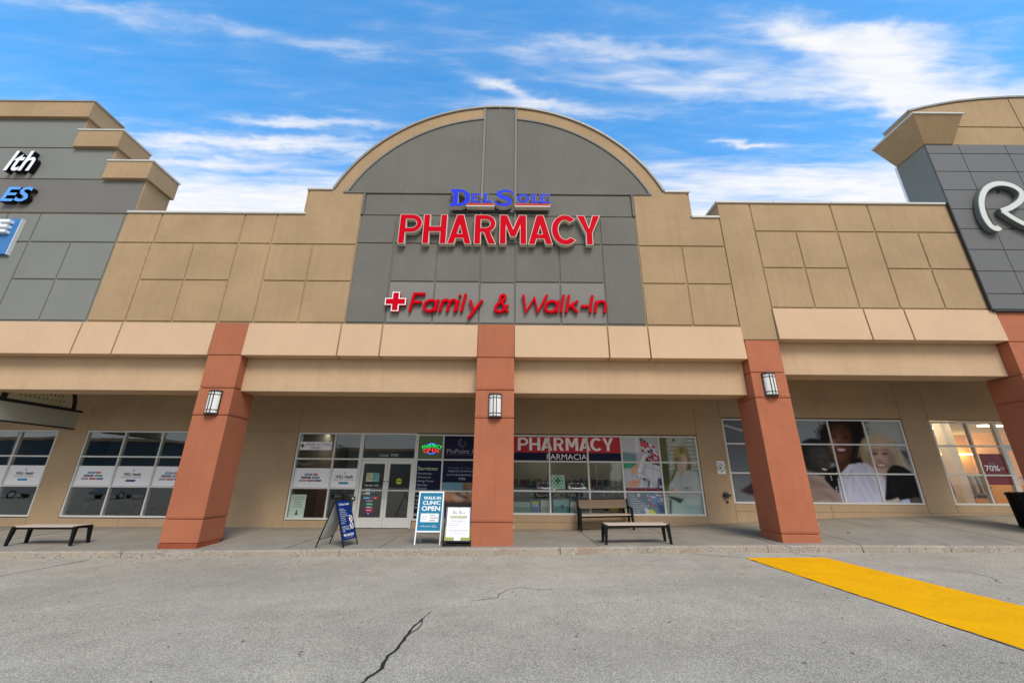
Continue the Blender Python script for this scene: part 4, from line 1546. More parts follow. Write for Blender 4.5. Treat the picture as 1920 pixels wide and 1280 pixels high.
MB().bar((-2.385, .74, zb + .2), (-1.805, .74, zb + .2), .02, .02).build('cross_bar', M['alu'], A2)
bb = MB().hexa([(-2.39, .70, zb + .3), (-1.80, .70, zb + .3), (-1.80, .715, zb + .3), (-2.39, .715, zb + .3), (-2.40, .46, zb + 1.2), (-1.79, .46, zb + 1.2), (-1.79, .475, zb + 1.2), (-2.40, .475, zb + 1.2)]).build('back_panel', M['white'], A2)

# pharmacy hours board
A3 = root('poster_stand', (-1.3, .12, zwalk(-1.3, .1)), 'black framed board listing pharmacy hours on white paper beside the middle column', 'sandwich board')
zb = zwalk(-1.3, .0)
f = Face((-1.675, -.01, zb), (1, 0, 0), (0, .20, .97), (0, -1, .2))
Wd, Hd = .70, .985
fr = MB()
f.slab(fr, 0, Wd, .085, .13, -.02, .02)
f.slab(fr, 0, Wd, Hd - .075, Hd, -.02, .02)
f.slab(fr, 0, .03, 0, Hd, -.02, .02)
f.slab(fr, Wd - .03, Wd, 0, Hd, -.02, .02)
f.slab(fr, .03, Wd - .03, .01, .06, -.045, -.02)
fr.build('board_frame', M['black'], A3, bevel=.004)
MB().hexa([(-1.66, .48, zb), (-.985, .48, zb), (-.985, .51, zb), (-1.66, .51, zb), (-1.66, .19, zb + .95), (-.985, .19, zb + .95), (-.985, .22, zb + .95), (-1.66, .22, zb + .95)]).build('back_board', M['black'], A3)
paper = f.slab(MB(), .031, Wd - .031, .131, Hd - .076, -.008, .002).build('paper', M['white'], A3)
green = plain('olive_print', (150, 158, 70), .5)
purple = plain('purple_print', (92, 82, 122), .5)
g_ = MB()
f.poly(g_, [(.035, .135), (.27, .135), (.27, .205), (.035, .205)], .004)
f.poly(g_, [(.43, .135), (.665, .135), (.665, .205), (.43, .205)], .004)
f.poly(g_, [(.035, .205), (.06, .205), (.06, .44), (.035, .44)], .004)
f.poly(g_, [(.64, .205), (.665, .205), (.665, .44), (.64, .44)], .004)
f.poly(g_, [(.14, .645), (.56, .645), (.56, .695), (.14, .695)], .004)
g_.build('printed_border', green, A3)
g_ = MB()
f.poly(g_, [(.035, .44), (.06, .44), (.06, .9), (.035, .9)], .004)
f.poly(g_, [(.64, .44), (.665, .44), (.665, .9), (.64, .9)], .004)
g_.build('printed_border', purple, A3)
dk = plain('charcoal_print', (44, 44, 50), .6)
tx = MB()
f.text(tx, 'D', .20, .255, .745, .815, .004, .02)
f.text(tx, 'EL', .265, .335, .745, .785, .004)
f.text(tx, 'S', .36, .41, .745, .815, .004, .02)
f.text(tx, 'OLE', .42, .52, .745, .785, .004)
f.text(tx, 'Monday to Friday 9-7', .19, .51, .60, .622, .004, .008)
f.text(tx, 'Saturday & Sunday 9-5', .17, .53, .56, .582, .004, .008)
for i, t in enumerate(('Specializing in compounding, diabetes', 'Natural remedies', 'Free delivery to you')):
    w_ = (.48, .26, .27)[i]
    f.text(tx, '• ' + t, .10, .10 + w_, .512 - i * .042, .532 - i * .042, .004)
f.text(tx, 'Tel: 905-264-0233  Fax: 905-264-0234', .10, .60, .36, .378, .004, .006)
f.text(tx, 'Email: info@delsolepharmacy.ca', .13, .58, .325, .343, .004, .004)
f.text(tx, 'www.delsolepharmacy.ca', .16, .54, .29, .307, .004, .004)
for k in range(16):
    a0, a1 = 360 * k / 16, 360 * (k + 1) / 16
    f.poly(tx, [(.35 + r_ * math.cos(rad(a)), .862 + r_ * math.sin(rad(a))) for r_, a in ((.036, a0), (.036, a1), (.032, a1), (.032, a0))], .004)
tx.build('lettering', dk, A3)
tx = MB()
f.text(tx, 'Pharmacy Hours', .165, .535, .655, .688, .006, .012)
tx.build('banner_lettering', M['white'], A3)

# navy clinic board, standing sideways
A1 = root('clinic_sandwich_board', (-4.4, .2, zwalk(-4.4, .2)), 'navy sandwich board on black legs listing clinic services, turned sideways to the door', 'sandwich board')
z0 = zwalk(-4.05, .1)
pA, pB = Vector((-4.07, -.10, z0)), Vector((-3.93, .44, z0 + .01))
qA, qB = Vector((-4.79, -.02, zwalk(-4.8, 0))), Vector((-4.70, .57, zwalk(-4.7, .57)))
tA, tB = Vector((-4.435, -.06, z0 + 1.06)), Vector((-4.295, .48, z0 + 1.07))
navy_print = plain('deep_blue_print', (14, 48, 112), .5, 0, .12)
for a, b in ((pA, tA), (pB, tB)):
    MB().bar(a, b, .024, .024, (0, 1, 0)).build('front_leg', M['black'], A1)
for a, b in ((qA, tA), (qB, tB)):
    MB().bar(a, b, .024, .024, (0, 1, 0)).build('back_leg', M['black'], A1)
MB().bar(qA.lerp(tA, .17), qB.lerp(tB, .17), .02, .02).build('cross_bar', M['black'], A1)
MB().bar(tA, tB, .03, .03).build('hinge_bar', M['black'], A1)


def board_face(a0, b0, a1, b1, t0, t1, side):
    A0, B0, A1_, B1_ = a0.lerp(a1, t0), b0.lerp(b1, t0), a0.lerp(a1, t1), b0.lerp(b1, t1)
    r = (B0 - A0)
    u_ = (A1_ - A0)
    n = r.cross(u_).normalized() * side
    return A0, B0, A1_, B1_, r, u_, n


A0, B0, A1_, B1_, r, u_, n = board_face(pA, pB, tA, tB, .14, .985, 1)
MB().hexa([A0 - n * .012, B0 - n * .012, B1_ - n * .012, A1_ - n * .012, A0 + n * .012, B0 + n * .012, B1_ + n * .012, A1_ + n * .012]).build('poster_panel', navy_print, A1)
un = (u_ - r.normalized() * u_.dot(r.normalized()))
f = Face(A0 + r.normalized() * (u_.dot(r.normalized()) * .5), r, un, n)
Wd, Hd = r.length, un.length
tx = MB()
f.text(tx, 'PinPoint Health', .07, Wd - .09, Hd * .875, Hd * .935, .016, .012)
lst = ['Services', 'Physiotherapy', 'Chiropractor', 'Massage Therapy', 'Foot Care & Orthotics', 'Chiropody', 'Naturopath', 'Acupuncture', 'Bracing']
for i, t in enumerate(lst):
    zz = Hd * (.775 - i * .047)
    f.text(tx, t, .055, .055 + .019 * len(t), zz, zz + .026, .016, .01)
for t, zz, w_ in (('WE DIRECTLY BILL', .315, .28), ('Auto Insurance', .275, .27), ('HEALTH PLANS (EHC)', .235, .33), ('WSIB', .195, .08)):
    f.text(tx, t, .06, .06 + w_, Hd * zz, Hd * zz + .026, .016, .01)
f.text(tx, '905-264-0233', .07, Wd - .08, Hd * .085, Hd * .15, .016, .03)
f.text(tx, 'www.pinpointhealth.ca', .12, Wd - .12, Hd * .04, Hd * .058, .016)
tx.build('lettering', M['white_sign'], A1)
for k, zz in enumerate((.515, .335)):
    c = [(Wd * .80 + .072 * math.cos(rad(t)), Hd * zz + .085 * math.sin(rad(t))) for t in range(0, 360, 20)]
    f.poly(MB(), c, .0165).build('photo_disc', M['white_sign'], A1)
    mb = MB()
    f.poly(mb, [(Wd * .80 + a, Hd * zz + b) for a, b in ((-.03, -.06), (.025, -.05), (.045, .0), (.02, .05), (-.015, .02))], .018)
    mb.build('photo_print', plain('skin_print', (178, 130, 96) if k == 0 else (120, 100, 92), .5), A1)
    mb = MB()
    f.poly(mb, [(Wd * .80 + a, Hd * zz + b) for a, b in ((-.04, .02), (.0, .03), (.01, .06), (-.02, .07), (-.045, .05))], .0185)
    mb.build('photo_print', dk, A1)
A0, B0, A1_, B1_, r, u_, n = board_face(qA, qB, tA, tB, .17, .985, 1)
MB().hexa([A0 - n * .008, B0 - n * .008, B1_ - n * .008, A1_ - n * .008, A0 + n * .008, B0 + n * .008, B1_ + n * .008, A1_ + n * .008]).build('back_panel', plain('grey_white_board', (196, 200, 192), .6), A1)

# ------------------------------------------------------------------ litter bin at the right edge
TB = root('litter_bin', (14.98, 1.55, zwalk(15, 1.5)), 'black round litter bin at the right edge of the sidewalk', 'litter bin')
zb = zwalk(15, 1.5)
def lathe(cx, cy, prof, n=28):
    vs = [(cx + r * math.cos(2 * math.pi * k / n), cy + r * math.sin(2 * math.pi * k / n), z) for r, z in prof for k in range(n)]
    fs = [(i * n + k, i * n + (k + 1) % n, (i + 1) * n + (k + 1) % n, (i + 1) * n + k) for i in range(len(prof) - 1) for k in range(n)]
    return MB().add(vs, fs)


lathe(14.98, 1.55, [(.0, zb + .02), (.24, zb + .02), (.26, zb + .05), (.30, zb + .92), (.28, zb + .93), (.24, zb + .1)]).build('drum', M['black'], TB, smooth=True)
lathe(14.98, 1.55, [(.33, zb + .90), (.345, zb + .93), (.34, zb + .97), (.28, zb + 1.0), (.16, zb + 1.0), (.15, zb + .9)]).build('rim', M['black'], TB, smooth=True)
for k in range(20):
    a = 2 * math.pi * k / 20
    MB().bar((14.98 + .268 * math.cos(a), 1.55 + .268 * math.sin(a), zb + .06), (14.98 + .312 * math.cos(a), 1.55 + .312 * math.sin(a), zb + .90), .03, .012, (math.cos(a), math.sin(a), 0)).build('slat', M['black'], TB)

# ------------------------------------------------------------------ small wall fittings
NP = root('no_parking_sign', (7.22, YW, 1.76), 'small white sign with a ringed letter on the wall left of the right column', 'sign')
MB().box(7.09, 7.35, YW - .014, YW - .003, 1.765, 2.185).build('plate', M['white'], NP)
tx = MB()
fit_text(tx, 'R', 7.165, 7.275, 1.90, 2.01, YW - .016, .02)
tx.stroke(arc(7.22, 1.955, .105, .105, 0, 342, 20), .02, YW - .0165, YW - .0145, closed=True)
fit_text(tx, 'FIRE ROUTE', 7.11, 7.33, 2.10, 2.13, YW - .016, .01)
tx.box(7.11, 7.33, YW - .0165, YW - .0145, 2.08, 2.085)
fit_text(tx, 'BY-LAW', 7.15, 7.29, 1.80, 1.825, YW - .016, .01)
tx.build('lettering', dk, NP)
SC = root('fire_hose_inlet', (7.235, YW, 1.08), 'round fire department hose inlet with a black cap on the tan wall', 'fire fitting')
mb = MB()
mb.tube([(7.235, YW - .012, 1.085), (7.235, YW - .001, 1.085)], .115, 24)
mb.build('escutcheon', plain('aged_brass', (120, 106, 88), .4, .5), SC)
MB().tube([(7.235, YW - .11, 1.085), (7.235, YW - .01, 1.085)], .065, 16).build('inlet', M['black'], SC)
MB().tube([(7.235, YW - .13, 1.085), (7.235, YW - .11, 1.085)], .075, 12).build('cap', M['lampmetal'], SC)
MB().bar((7.29, YW - .09, 1.085), (7.37, YW - .09, 1.09), .05, .05).build('lug', M['black'], SC)
DR = root('drain_outlet', (7.25, YW, .85), 'small brown drain outlet below the fire hose inlet', 'pipe')
MB().tube([(7.25, YW - .05, .86), (7.25, YW, .87)], .026, 12).build('spout', plain('rusty_pipe', (90, 56, 34), .7, .3), DR)
MB().tube([(7.25, YW - .008, .868), (7.25, YW - .001, .87)], .045, 12).build('flange', M['lampmetal'], DR)
IC = root('intercom_box', (-5.28, YG, .83), 'small dark intercom box on the frame left of the clinic door', 'intercom')
MB().box(-5.345, -5.215, YG - .10, YG - .061, .83, .955).build('case', M['lampmetal'], IC, bevel=.006)
MB().box(-5.315, -5.245, YG - .104, YG - .1005, .865, .925).build('button', M['alu'], IC)

# ------------------------------------------------------------------ printed pictures (flat film on glass): painted into a fine colour grid
class Canvas:
    def __init__(s, w, h, corners, bgc):
        s.w, s.h = w, h
        s.a = np.ones((h * 2, w * 2, 3)) * np.array(bgc, float)
        src = np.array(corners, float)                 # TL TR BR BL in drawing units
        dst = np.array([(0, 0), (2 * w, 0), (2 * w, 2 * h), (0, 2 * h)], float)
        A, b = [], []
        for (x, y), (u_, v_) in zip(src, dst):
            A += [[x, y, 1, 0, 0, 0, -u_ * x, -u_ * y], [0, 0, 0, x, y, 1, -v_ * x, -v_ * y]]
            b += [u_, v_]
        s.H = np.append(np.linalg.solve(np.array(A), np.array(b)), 1).reshape(3, 3)

    def T(s, pts):
        p = np.c_[np.array(pts, float), np.ones(len(pts))] @ s.H.T
        return p[:, :2] / p[:, 2:]

    def poly(s, pts, col, alpha=1.0, soft=0):
        p = s.T(pts)
        pad = soft * 2 + 2
        x0, y0 = np.floor(p.min(0) - pad).astype(int)
        x1, y1 = np.ceil(p.max(0) + pad).astype(int)
        x0, y0, x1, y1 = max(x0, 0), max(y0, 0), min(x1, s.a.shape[1]), min(y1, s.a.shape[0])
        if x1 <= x0 or y1 <= y0:
            return s
        gx, gy = np.meshgrid(np.arange(x0, x1) + .5, np.arange(y0, y1) + .5)
        ins = np.zeros(gx.shape, bool)
        n = len(p)
        for i in range(n):
            xa, ya = p[i]
            xb, yb = p[(i + 1) % n]
            if ya == yb:
                continue
            c = ((ya > gy) != (yb > gy)) & (gx < (xb - xa) * (gy - ya) / (yb - ya) + xa)
            ins ^= c
        m = ins.astype(float)
        if soft:
            k = int(soft)
            pd = 2 * k + 1
            m = np.pad(m, pd, mode='edge')
            for _ in range(2):
                for ax in (0, 1):
                    acc_ = np.zeros_like(m)
                    for d in range(-k, k + 1):
                        acc_ += np.roll(m, d, ax)
                    m = acc_ / (2 * k + 1)
            m = m[pd:-pd, pd:-pd]
        m = (m * alpha)[..., None]
        reg = s.a[y0:y1, x0:x1]
        s.a[y0:y1, x0:x1] = reg * (1 - m) + np.array(col, float) * m
        return s

    def ell(s, cx, cy, rx, ry, col, alpha=1.0, soft=0, rot=0, a0=0, a1=360):
        c, q = math.cos(rad(rot)), math.sin(rad(rot))
        pts = []
        for t in np.linspace(a0, a1, 37):
            x, y = rx * math.cos(rad(t)), ry * math.sin(rad(t))
            pts.append((cx + x * c - y * q, cy + x * q + y * c))
        return s.poly(pts, col, alpha, soft)

    def line(s, pts, w, col, alpha=1.0, soft=0):
        P = [Vector(p) for p in pts]
        for a, b in zip(P[:-1], P[1:]):
            d = (b - a).normalized()
            n = Vector((-d.y, d.x)) * (w / 2)
            e = d * (w * .3)
            s.poly([tuple(a + n - e), tuple(b + n + e), tuple(b - n + e), tuple(a - n - e)], col, alpha, soft)
        return s

    def build(s, name, par, x0, x1, z0, z1, y, grain=3.0):
        w, h = s.w, s.h
        a = s.a.reshape(h, 2, w, 2, 3).mean((1, 3))
        a = np.clip(a + rng.normal(0, grain, a.shape[:2])[..., None], 0, 255) / 255.0
        l = np.where(a <= .04045, a / 12.92, ((a + .055) / 1.055) ** 2.4)
        l = .9 * (1 - np.exp(-2.5 * l ** 1.12))
        gm = l.mean(-1, keepdims=True)
        l = np.clip(gm + (l - gm) * 1.25, 0, .85)
        xs = np.linspace(x0, x1, w)
        zs = np.linspace(z1, z0, h)
        off = wloc(par)
        gx, gz = np.meshgrid(xs - off.x, zs - off.z)
        v = np.stack([gx, np.full_like(gx, y - off.y), gz], -1).reshape(-1, 3)
        idx = np.arange(w * h).reshape(h, w)
        fq = np.stack([idx[:-1, :-1], idx[1:, :-1], idx[1:, 1:], idx[:-1, 1:]], -1).reshape(-1, 4)
        me = bpy.data.meshes.new(name)
        me.from_pydata(v.tolist(), [], fq.tolist())
        at = me.color_attributes.new('print', 'FLOAT_COLOR', 'POINT')
        at.data.foreach_set('color', np.c_[l.reshape(-1, 3), np.ones(w * h)].astype(np.float32).ravel())
        me.materials.append(M['print'])
        o = bpy.data.objects.new(name, me)
        COL.objects.link(o)
        o.parent = par
        return o


YP = YG - .008       # films stuck on the outside of the panes

# --- mural of three laughing people
MU = root('window_mural', (12, YG, 2.2), 'dark window mural of three laughing people embracing, on the panes right of the right column', 'poster')
c = Canvas(250, 186, [(65, 100), (1325, 112), (1655, 1122), (288, 1108)], (126, 130, 134))
c.poly([(65, 100), (700, 100), (600, 420), (130, 420)], (112, 118, 124), .7, 30)
c.poly([(880, 100), (1325, 100), (1420, 420), (1000, 300)], (146, 148, 148), .7, 30)
c.poly([(1330, 430), (1420, 440), (1500, 700), (1420, 640)], (120, 120, 122), .9, 6)
c.poly([(1350, 470), (1430, 480), (1460, 590), (1390, 540)], (58, 58, 62), .9, 3)
c.line([(1400, 560), (1470, 640)], 14, (70, 70, 74), .8, 2)
# curly hair
c.ell(650, 270, 230, 240, (20, 16, 14), 1, 6)
c.poly([(470, 150), (900, 120), (930, 420), (900, 640), (760, 660), (470, 600), (400, 380)], (18, 14, 13), 1, 5)
for k in range(420):
    t = random.uniform(150, 392)
    rr_ = random.gauss(262, 34)
    x, y = 640 + rr_ * math.cos(rad(t)), 300 + rr_ * .88 * math.sin(rad(t))
    c.ell(x, y, random.uniform(5, 15), random.uniform(3, 8), (26, 22, 20), random.uniform(.4, .9), 1, random.uniform(0, 180))
for k in range(60):
    x, y = random.gauss(930, 40), random.gauss(230, 70)
    c.line([(x, y), (x + random.uniform(10, 36), y + random.uniform(-26, 14))], 5, (52, 48, 46), .5, 1)
# middle face
c.ell(628, 400, 140, 235, (74, 51, 40), 1, 8)
c.ell(575, 350, 62, 130, (98, 68, 53), .6, 20)
c.ell(560, 400, 36, 40, (118, 82, 64), .5, 12)
c.ell(690, 390, 30, 36, (96, 66, 52), .5, 12)
c.ell(715, 440, 62, 190, (44, 30, 25), .8, 22)
c.ell(620, 220, 120, 60, (40, 28, 23), .8, 16)
c.poly([(600, 600), (760, 590), (740, 660), (660, 740), (610, 730)], (54, 36, 30), 1, 6)
c.ell(600, 390, 118, 200, (112, 78, 60), .38, 30)
c.ell(560, 400, 40, 46, (140, 98, 76), .45, 14)
c.ell(548, 304, 42, 13, (26, 18, 16), .85, 5)
c.ell(690, 314, 44, 13, (24, 17, 15), .85, 5)
c.line([(505, 268), (545, 258), (590, 264)], 12, (30, 22, 19), .55, 4)
c.line([(650, 266), (695, 262), (735, 278)], 12, (28, 20, 18), .55, 4)
c.ell(616, 340, 16, 46, (104, 72, 58), .5, 8)
c.ell(618, 384, 40, 17, (50, 33, 27), .8, 6)
c.line([(540, 400), (565, 440), (570, 480)], 8, (50, 34, 28), .6, 4)
c.line([(700, 400), (722, 440), (718, 490)], 8, (34, 24, 20), .6, 4)
c.ell(642, 466, 70, 36, (58, 30, 28), .95, 4)
c.poly([(588, 450), (618, 443), (650, 443), (696, 454), (684, 474), (642, 480), (602, 472)], (178, 166, 158), .95, 2)
c.line([(590, 478), (640, 494), (690, 482)], 8, (82, 48, 44), .7, 3)
c.ell(645, 548, 46, 24, (88, 60, 48), .5, 10)
c.poly([(480, 140), (520, 200), (500, 330), (470, 420), (400, 420), (380, 240)], (18, 14, 13), 1, 5)
c.poly([(760, 200), (860, 200), (900, 640), (790, 640), (800, 400)], (16, 12, 12), 1, 8)
# left man
c.ell(300, 430, 150, 105, (22, 21, 21), 1, 4)
c.poly([(150, 420), (470, 415), (510, 500), (520, 640), (480, 760), (380, 770), (250, 720), (180, 600)], (44, 43, 41), 1, 6)
c.poly([(150, 420), (250, 420), (240, 520), (260, 700), (200, 640)], (26, 25, 25), 1, 10)
c.ell(400, 500, 75, 45, (66, 64, 60), .8, 16)
c.ell(450, 600, 50, 60, (62, 60, 56), .7, 16)
c.ell(360, 640, 60, 60, (54, 52, 50), .7, 18)
c.ell(400, 570, 74, 110, (86, 80, 72), .42, 28)
c.ell(235, 560, 26, 50, (34, 33, 32), .9, 5)
c.ell(240, 560, 12, 30, (52, 50, 48), .7, 4)
c.line([(310, 556), (360, 572), (430, 560)], 9, (22, 21, 21), .75, 4)
c.line([(310, 512), (365, 494), (425, 504)], 12, (26, 25, 24), .6, 5)
c.ell(380, 620, 40, 20, (70, 67, 62), .6, 10)
c.ell(300, 680, 90, 70, (30, 29, 28), .7, 18)
c.line([(470, 520), (488, 590), (462, 610)], 10, (66, 63, 60), .6, 5)
c.poly([(440, 560), (490, 600), (480, 640), (420, 630)], (50, 48, 46), 1, 4)
c.poly([(388, 676), (440, 668), (500, 694), (490, 728), (424, 716)], (26, 22, 22), .9, 3)
c.poly([(400, 682), (440, 678), (488, 697), (482, 714), (432, 704)], (182, 180, 174), 1, 1)
c.ell(440, 745, 50, 20, (30, 28, 28), .8, 6)
# dark collar of the middle figure
c.poly([(470, 700), (600, 640), (640, 980), (560, 960), (440, 820)], (16, 14, 15), 1, 4)
for x, y in ((520, 780), (530, 812), (588, 915), (592, 945)):
    c.ell(x, y, 7, 12, (200, 200, 196), .9, 0)
# left jacket
c.poly([(205, 735), (270, 720), (360, 745), (450, 830), (560, 930), (650, 1000), (700, 1120), (270, 1120)], (116, 102, 97), 1, 3)
c.poly([(210, 740), (300, 730), (420, 800), (520, 900), (470, 880), (330, 790)], (140, 126, 118), .8, 8)
for p in ([(260, 900), (400, 870), (480, 900)], [(300, 1000), (430, 960), (540, 1010)], [(310, 1060), (480, 1010), (600, 1080)], [(250, 820), (340, 860)]):
    c.line(p, 20, (84, 73, 69), .7, 7)
for p in ([(380, 1080), (520, 1060)], [(420, 930), (540, 980)]):
    c.line(p, 14, (146, 132, 124), .6, 6)
# blonde woman
c.ell(1065, 440, 190, 165, (150, 139, 117), 1, 6)
c.poly([(880, 400), (940, 310), (1060, 275), (1180, 290), (1290, 400), (1400, 600), (1500, 745), (1300, 760), (1240, 560), (1000, 540), (940, 640), (870, 540)], (146, 135, 114), 1, 6)
for k in range(40):
    x = random.uniform(880, 1250)
    yt = 290 + ((x - 1060) / 190) ** 2 * 60
    c.line([(x, yt), (x + (x - 1050) * .25, yt + 70), (x + (x - 1050) * .5, 560)], 6, random.choice([(176, 166, 142), (112, 101, 83), (160, 149, 126), (124, 112, 92)]), .4, 2)
for k in range(26):
    x = random.uniform(1225, 1330)
    c.line([(x, 440), (x + 60, 590), (x + 150, 755)], 7, random.choice([(178, 168, 146), (116, 106, 88), (150, 140, 118)]), .4, 2)
c.poly([(960, 470), (985, 380), (1060, 335), (1160, 350), (1235, 450), (1258, 600), (1205, 725), (1125, 772), (1040, 710), (965, 600)], (152, 129, 118), 1, 6)
c.ell(1085, 390, 80, 45, (168, 146, 134), .6, 14)
c.ell(1225, 590, 40, 120, (112, 92, 84), .75, 16)
c.ell(985, 580, 34, 100, (122, 101, 93), .7, 14)
c.ell(1035, 590, 34, 30, (166, 138, 126), .6, 10)
c.ell(1180, 590, 34, 30, (158, 130, 120), .6, 10)
c.poly([(935, 520), (985, 470), (1010, 600), (1060, 740), (960, 640)], (112, 94, 82), .75, 10)
c.poly([(1215, 480), (1262, 560), (1262, 690), (1190, 760), (1225, 620)], (98, 80, 70), .8, 10)
c.poly([(870, 430), (905, 400), (935, 520), (925, 640), (880, 560)], (104, 94, 76), .7, 8)
c.poly([(1240, 480), (1290, 520), (1330, 700), (1270, 740)], (104, 94, 76), .6, 10)
c.line([(1006, 476), (1045, 461), (1080, 468)], 13, (78, 62, 53), .8, 3)
c.line([(1118, 466), (1165, 459), (1212, 478)], 13, (78, 62, 53), .8, 3)
c.ell(1046, 508, 36, 13, (46, 38, 36), .95, 3)
c.ell(1165, 508, 38, 13, (46, 38, 36), .95, 3)
c.ell(1046, 524, 30, 7, (128, 106, 98), .7, 4)
c.ell(1165, 524, 30, 7, (128, 106, 98), .7, 4)
c.ell(1094, 545, 15, 44, (174, 150, 138), .5, 7)
c.ell(1094, 590, 34, 12, (92, 70, 63), .8, 4)
c.line([(1030, 600), (1052, 640)], 8, (122, 98, 90), .55, 4)
c.line([(1190, 600), (1196, 650)], 8, (110, 88, 80), .55, 4)
c.ell(1122, 646, 62, 27, (84, 54, 51), .95, 4)
c.poly([(1072, 637), (1105, 630), (1140, 630), (1178, 640), (1160, 657), (1122, 661), (1085, 654)], (184, 176, 170), .95, 2)
c.line([(1078, 664), (1122, 676), (1168, 662)], 9, (132, 92, 86), .7, 4)
c.poly([(1050, 720), (1140, 770), (1200, 730), (1180, 800), (1060, 800)], (140, 112, 102), 1, 6)
# white shirt
c.poly([(640, 760), (740, 640), (800, 626), (850, 612), (960, 625), (1040, 690), (1130, 760), (1185, 860), (1200, 1000), (1160, 1125), (680, 1125), (625, 960), (600, 800)], (166, 166, 186), 1, 3)
c.poly([(640, 745), (740, 632), (800, 630), (750, 720), (720, 790), (640, 760)], (186, 184, 198), 1, 2)
for p in ([(760, 700), (800, 850), (790, 1000)], [(860, 760), (950, 920), (1040, 1080)], [(900, 650), (1010, 800), (1080, 980)], [(960, 760), (1050, 980)], [(690, 860), (720, 1040)], [(840, 860), (900, 1000), (960, 1100)]):
    c.line(p, 16, (128, 128, 152), .75, 5)
for p in ([(820, 720), (860, 900)], [(960, 700), (1080, 860)], [(740, 900), (780, 1080)], [(1100, 830), (1140, 1020)]):
    c.line(p, 22, (190, 190, 206), .7, 7)
c.line([(640, 770), (725, 795), (770, 700)], 10, (112, 112, 134), .9, 2)
c.poly([(700, 1040), (900, 1030), (1000, 1125), (680, 1125)], (150, 150, 178), .7, 12)
# dark sleeve in front on the right
c.poly([(1190, 745), (1215, 690), (1260, 648), (1320, 645), (1400, 672), (1470, 720), (1530, 770), (1640, 1125), (1180, 1060)], (15, 15, 16), 1, 3)
c.poly([(1230, 840), (1300, 800), (1330, 1000), (1260, 1020)], (26, 26, 28), .8, 14)
c.poly([(1160, 1085), (1260, 1060), (1335, 1030), (1375, 1100), (1370, 1125), (1160, 1125)], (152, 148, 138), 1, 3)
c.poly([(1365, 1065), (1470, 1045), (1505, 1125), (1385, 1125)], (158, 164, 196), 1, 2)
c.poly([(1475, 1050), (1540, 1030), (1610, 1035), (1640, 1125), (1500, 1125)], (74, 66, 64), 1, 4)
c.poly([(690, 1085), (760, 1075), (900, 1125), (690, 1125)], (150, 138, 128), .9, 6)
c.build('printed_film', MU, 10.12, 13.91, .84, 3.64, YP)
MU2 = root('window_film', (8.8, YG, 2.2), 'grey photo film with a dark elbow on the panes left of the right column', 'poster')
c = Canvas(90, 120, [(60, 130), (560, 130), (680, 975), (200, 975)], (84, 87, 92))
c.poly([(60, 520), (680, 520), (680, 975), (200, 975)], (92, 94, 97), .8, 30)
c.line([(85, 200), (275, 285), (480, 380)], 16, (168, 168, 166), 1, 1)
c.poly([(232, 862), (350, 740), (520, 640), (560, 975), (360, 920)], (44, 36, 36), 1, 3)
c.poly([(300, 800), (400, 740), (430, 880)], (70, 56, 56), .8, 10)
c.build('printed_film', MU2, 7.52, 10.11, .84, 3.64, YP)

# --- pharmacist picture
WP = root('pharmacist_poster', (5.86, YG, 1.7), 'faded window poster of a long haired pharmacist in a white coat writing on a clipboard', 'poster')
c = Canvas(110, 190, [(600, 75), (1145, 85), (1300, 1225), (715, 1225)], (132, 138, 132))
for k in range(9):
    y = 90 + k * 58
    c.poly([(720, y), (1300, y + 12), (1300, y + 22), (720, y + 10)], (96, 104, 102), .8, 1)
    for q in range(11):
        x = 730 + q * 44 + random.uniform(-6, 6)
        v_ = random.uniform(140, 186)
        c.poly([(x, y - random.uniform(24, 42)), (x + 34, y - 34), (x + 36, y), (x, y)], (v_, v_ + 4, v_ - 2), .8, 1)
c.poly([(600, 75), (720, 75), (760, 500), (790, 900), (690, 900)], (70, 70, 48), .95, 5)
c.poly([(660, 480), (750, 470), (770, 760), (690, 780)], (48, 50, 36), .9, 5)
c.poly([(725, 100), (980, 95), (985, 180), (730, 180)], (150, 154, 146), .9, 2)
c.ell(832, 122, 18, 22, (50, 54, 52), .9, 1)
c.ell(945, 330, 108, 125, (112, 98, 70), 1, 6)
for k in range(30):
    x = random.uniform(850, 1040)
    c.line([(x, 225 + abs(x - 945) * .5), (x + (x - 945) * .3, 430)], 6, random.choice([(138, 122, 84), (84, 72, 52), (120, 106, 74)]), .5, 2)
c.poly([(840, 260), (920, 230), (930, 370), (845, 390)], (146, 128, 82), .8, 8)
c.poly([(930, 235), (955, 240), (950, 330), (930, 390)], (64, 60, 44), .8, 4)
c.poly([(850, 380), (900, 380), (880, 560), (830, 700), (775, 750), (800, 640), (850, 540)], (86, 72, 50), 1, 4)
c.poly([(1030, 330), (1075, 400), (1095, 560), (1085, 740), (1040, 730), (1005, 740), (1015, 560)], (84, 68, 46), 1, 4)
c.ell(955, 440, 75, 115, (170, 146, 126), 1, 5)
c.ell(1000, 420, 40, 80, (186, 164, 146), .7, 12)
c.poly([(850, 375), (960, 365), (950, 420), (900, 440), (860, 430)], (92, 76, 58), .8, 8)
c.ell(920, 470, 24, 10, (150, 132, 120), .9, 3)
c.ell(940, 520, 26, 9, (128, 84, 78), .9, 3)
c.poly([(915, 560), (1000, 540), (980, 620), (930, 640)], (158, 132, 112), 1, 4)
c.poly([(880, 580), (925, 600), (935, 680), (1000, 560), (1090, 560), (1180, 620), (1225, 760), (1235, 1000), (1190, 1110), (1210, 1225), (800, 1225), (815, 1000), (755, 880), (770, 770), (830, 690)], (152, 158, 156), 1, 3)
c.poly([(1030, 740), (1100, 600), (1180, 640), (1220, 800), (1225, 960), (1080, 930)], (168, 174, 172), .8, 12)
c.line([(925, 600), (925, 740), (930, 890)], 8, (116, 120, 118), .9, 2)
c.line([(1095, 620), (1098, 880)], 8, (118, 124, 122), .8, 2)
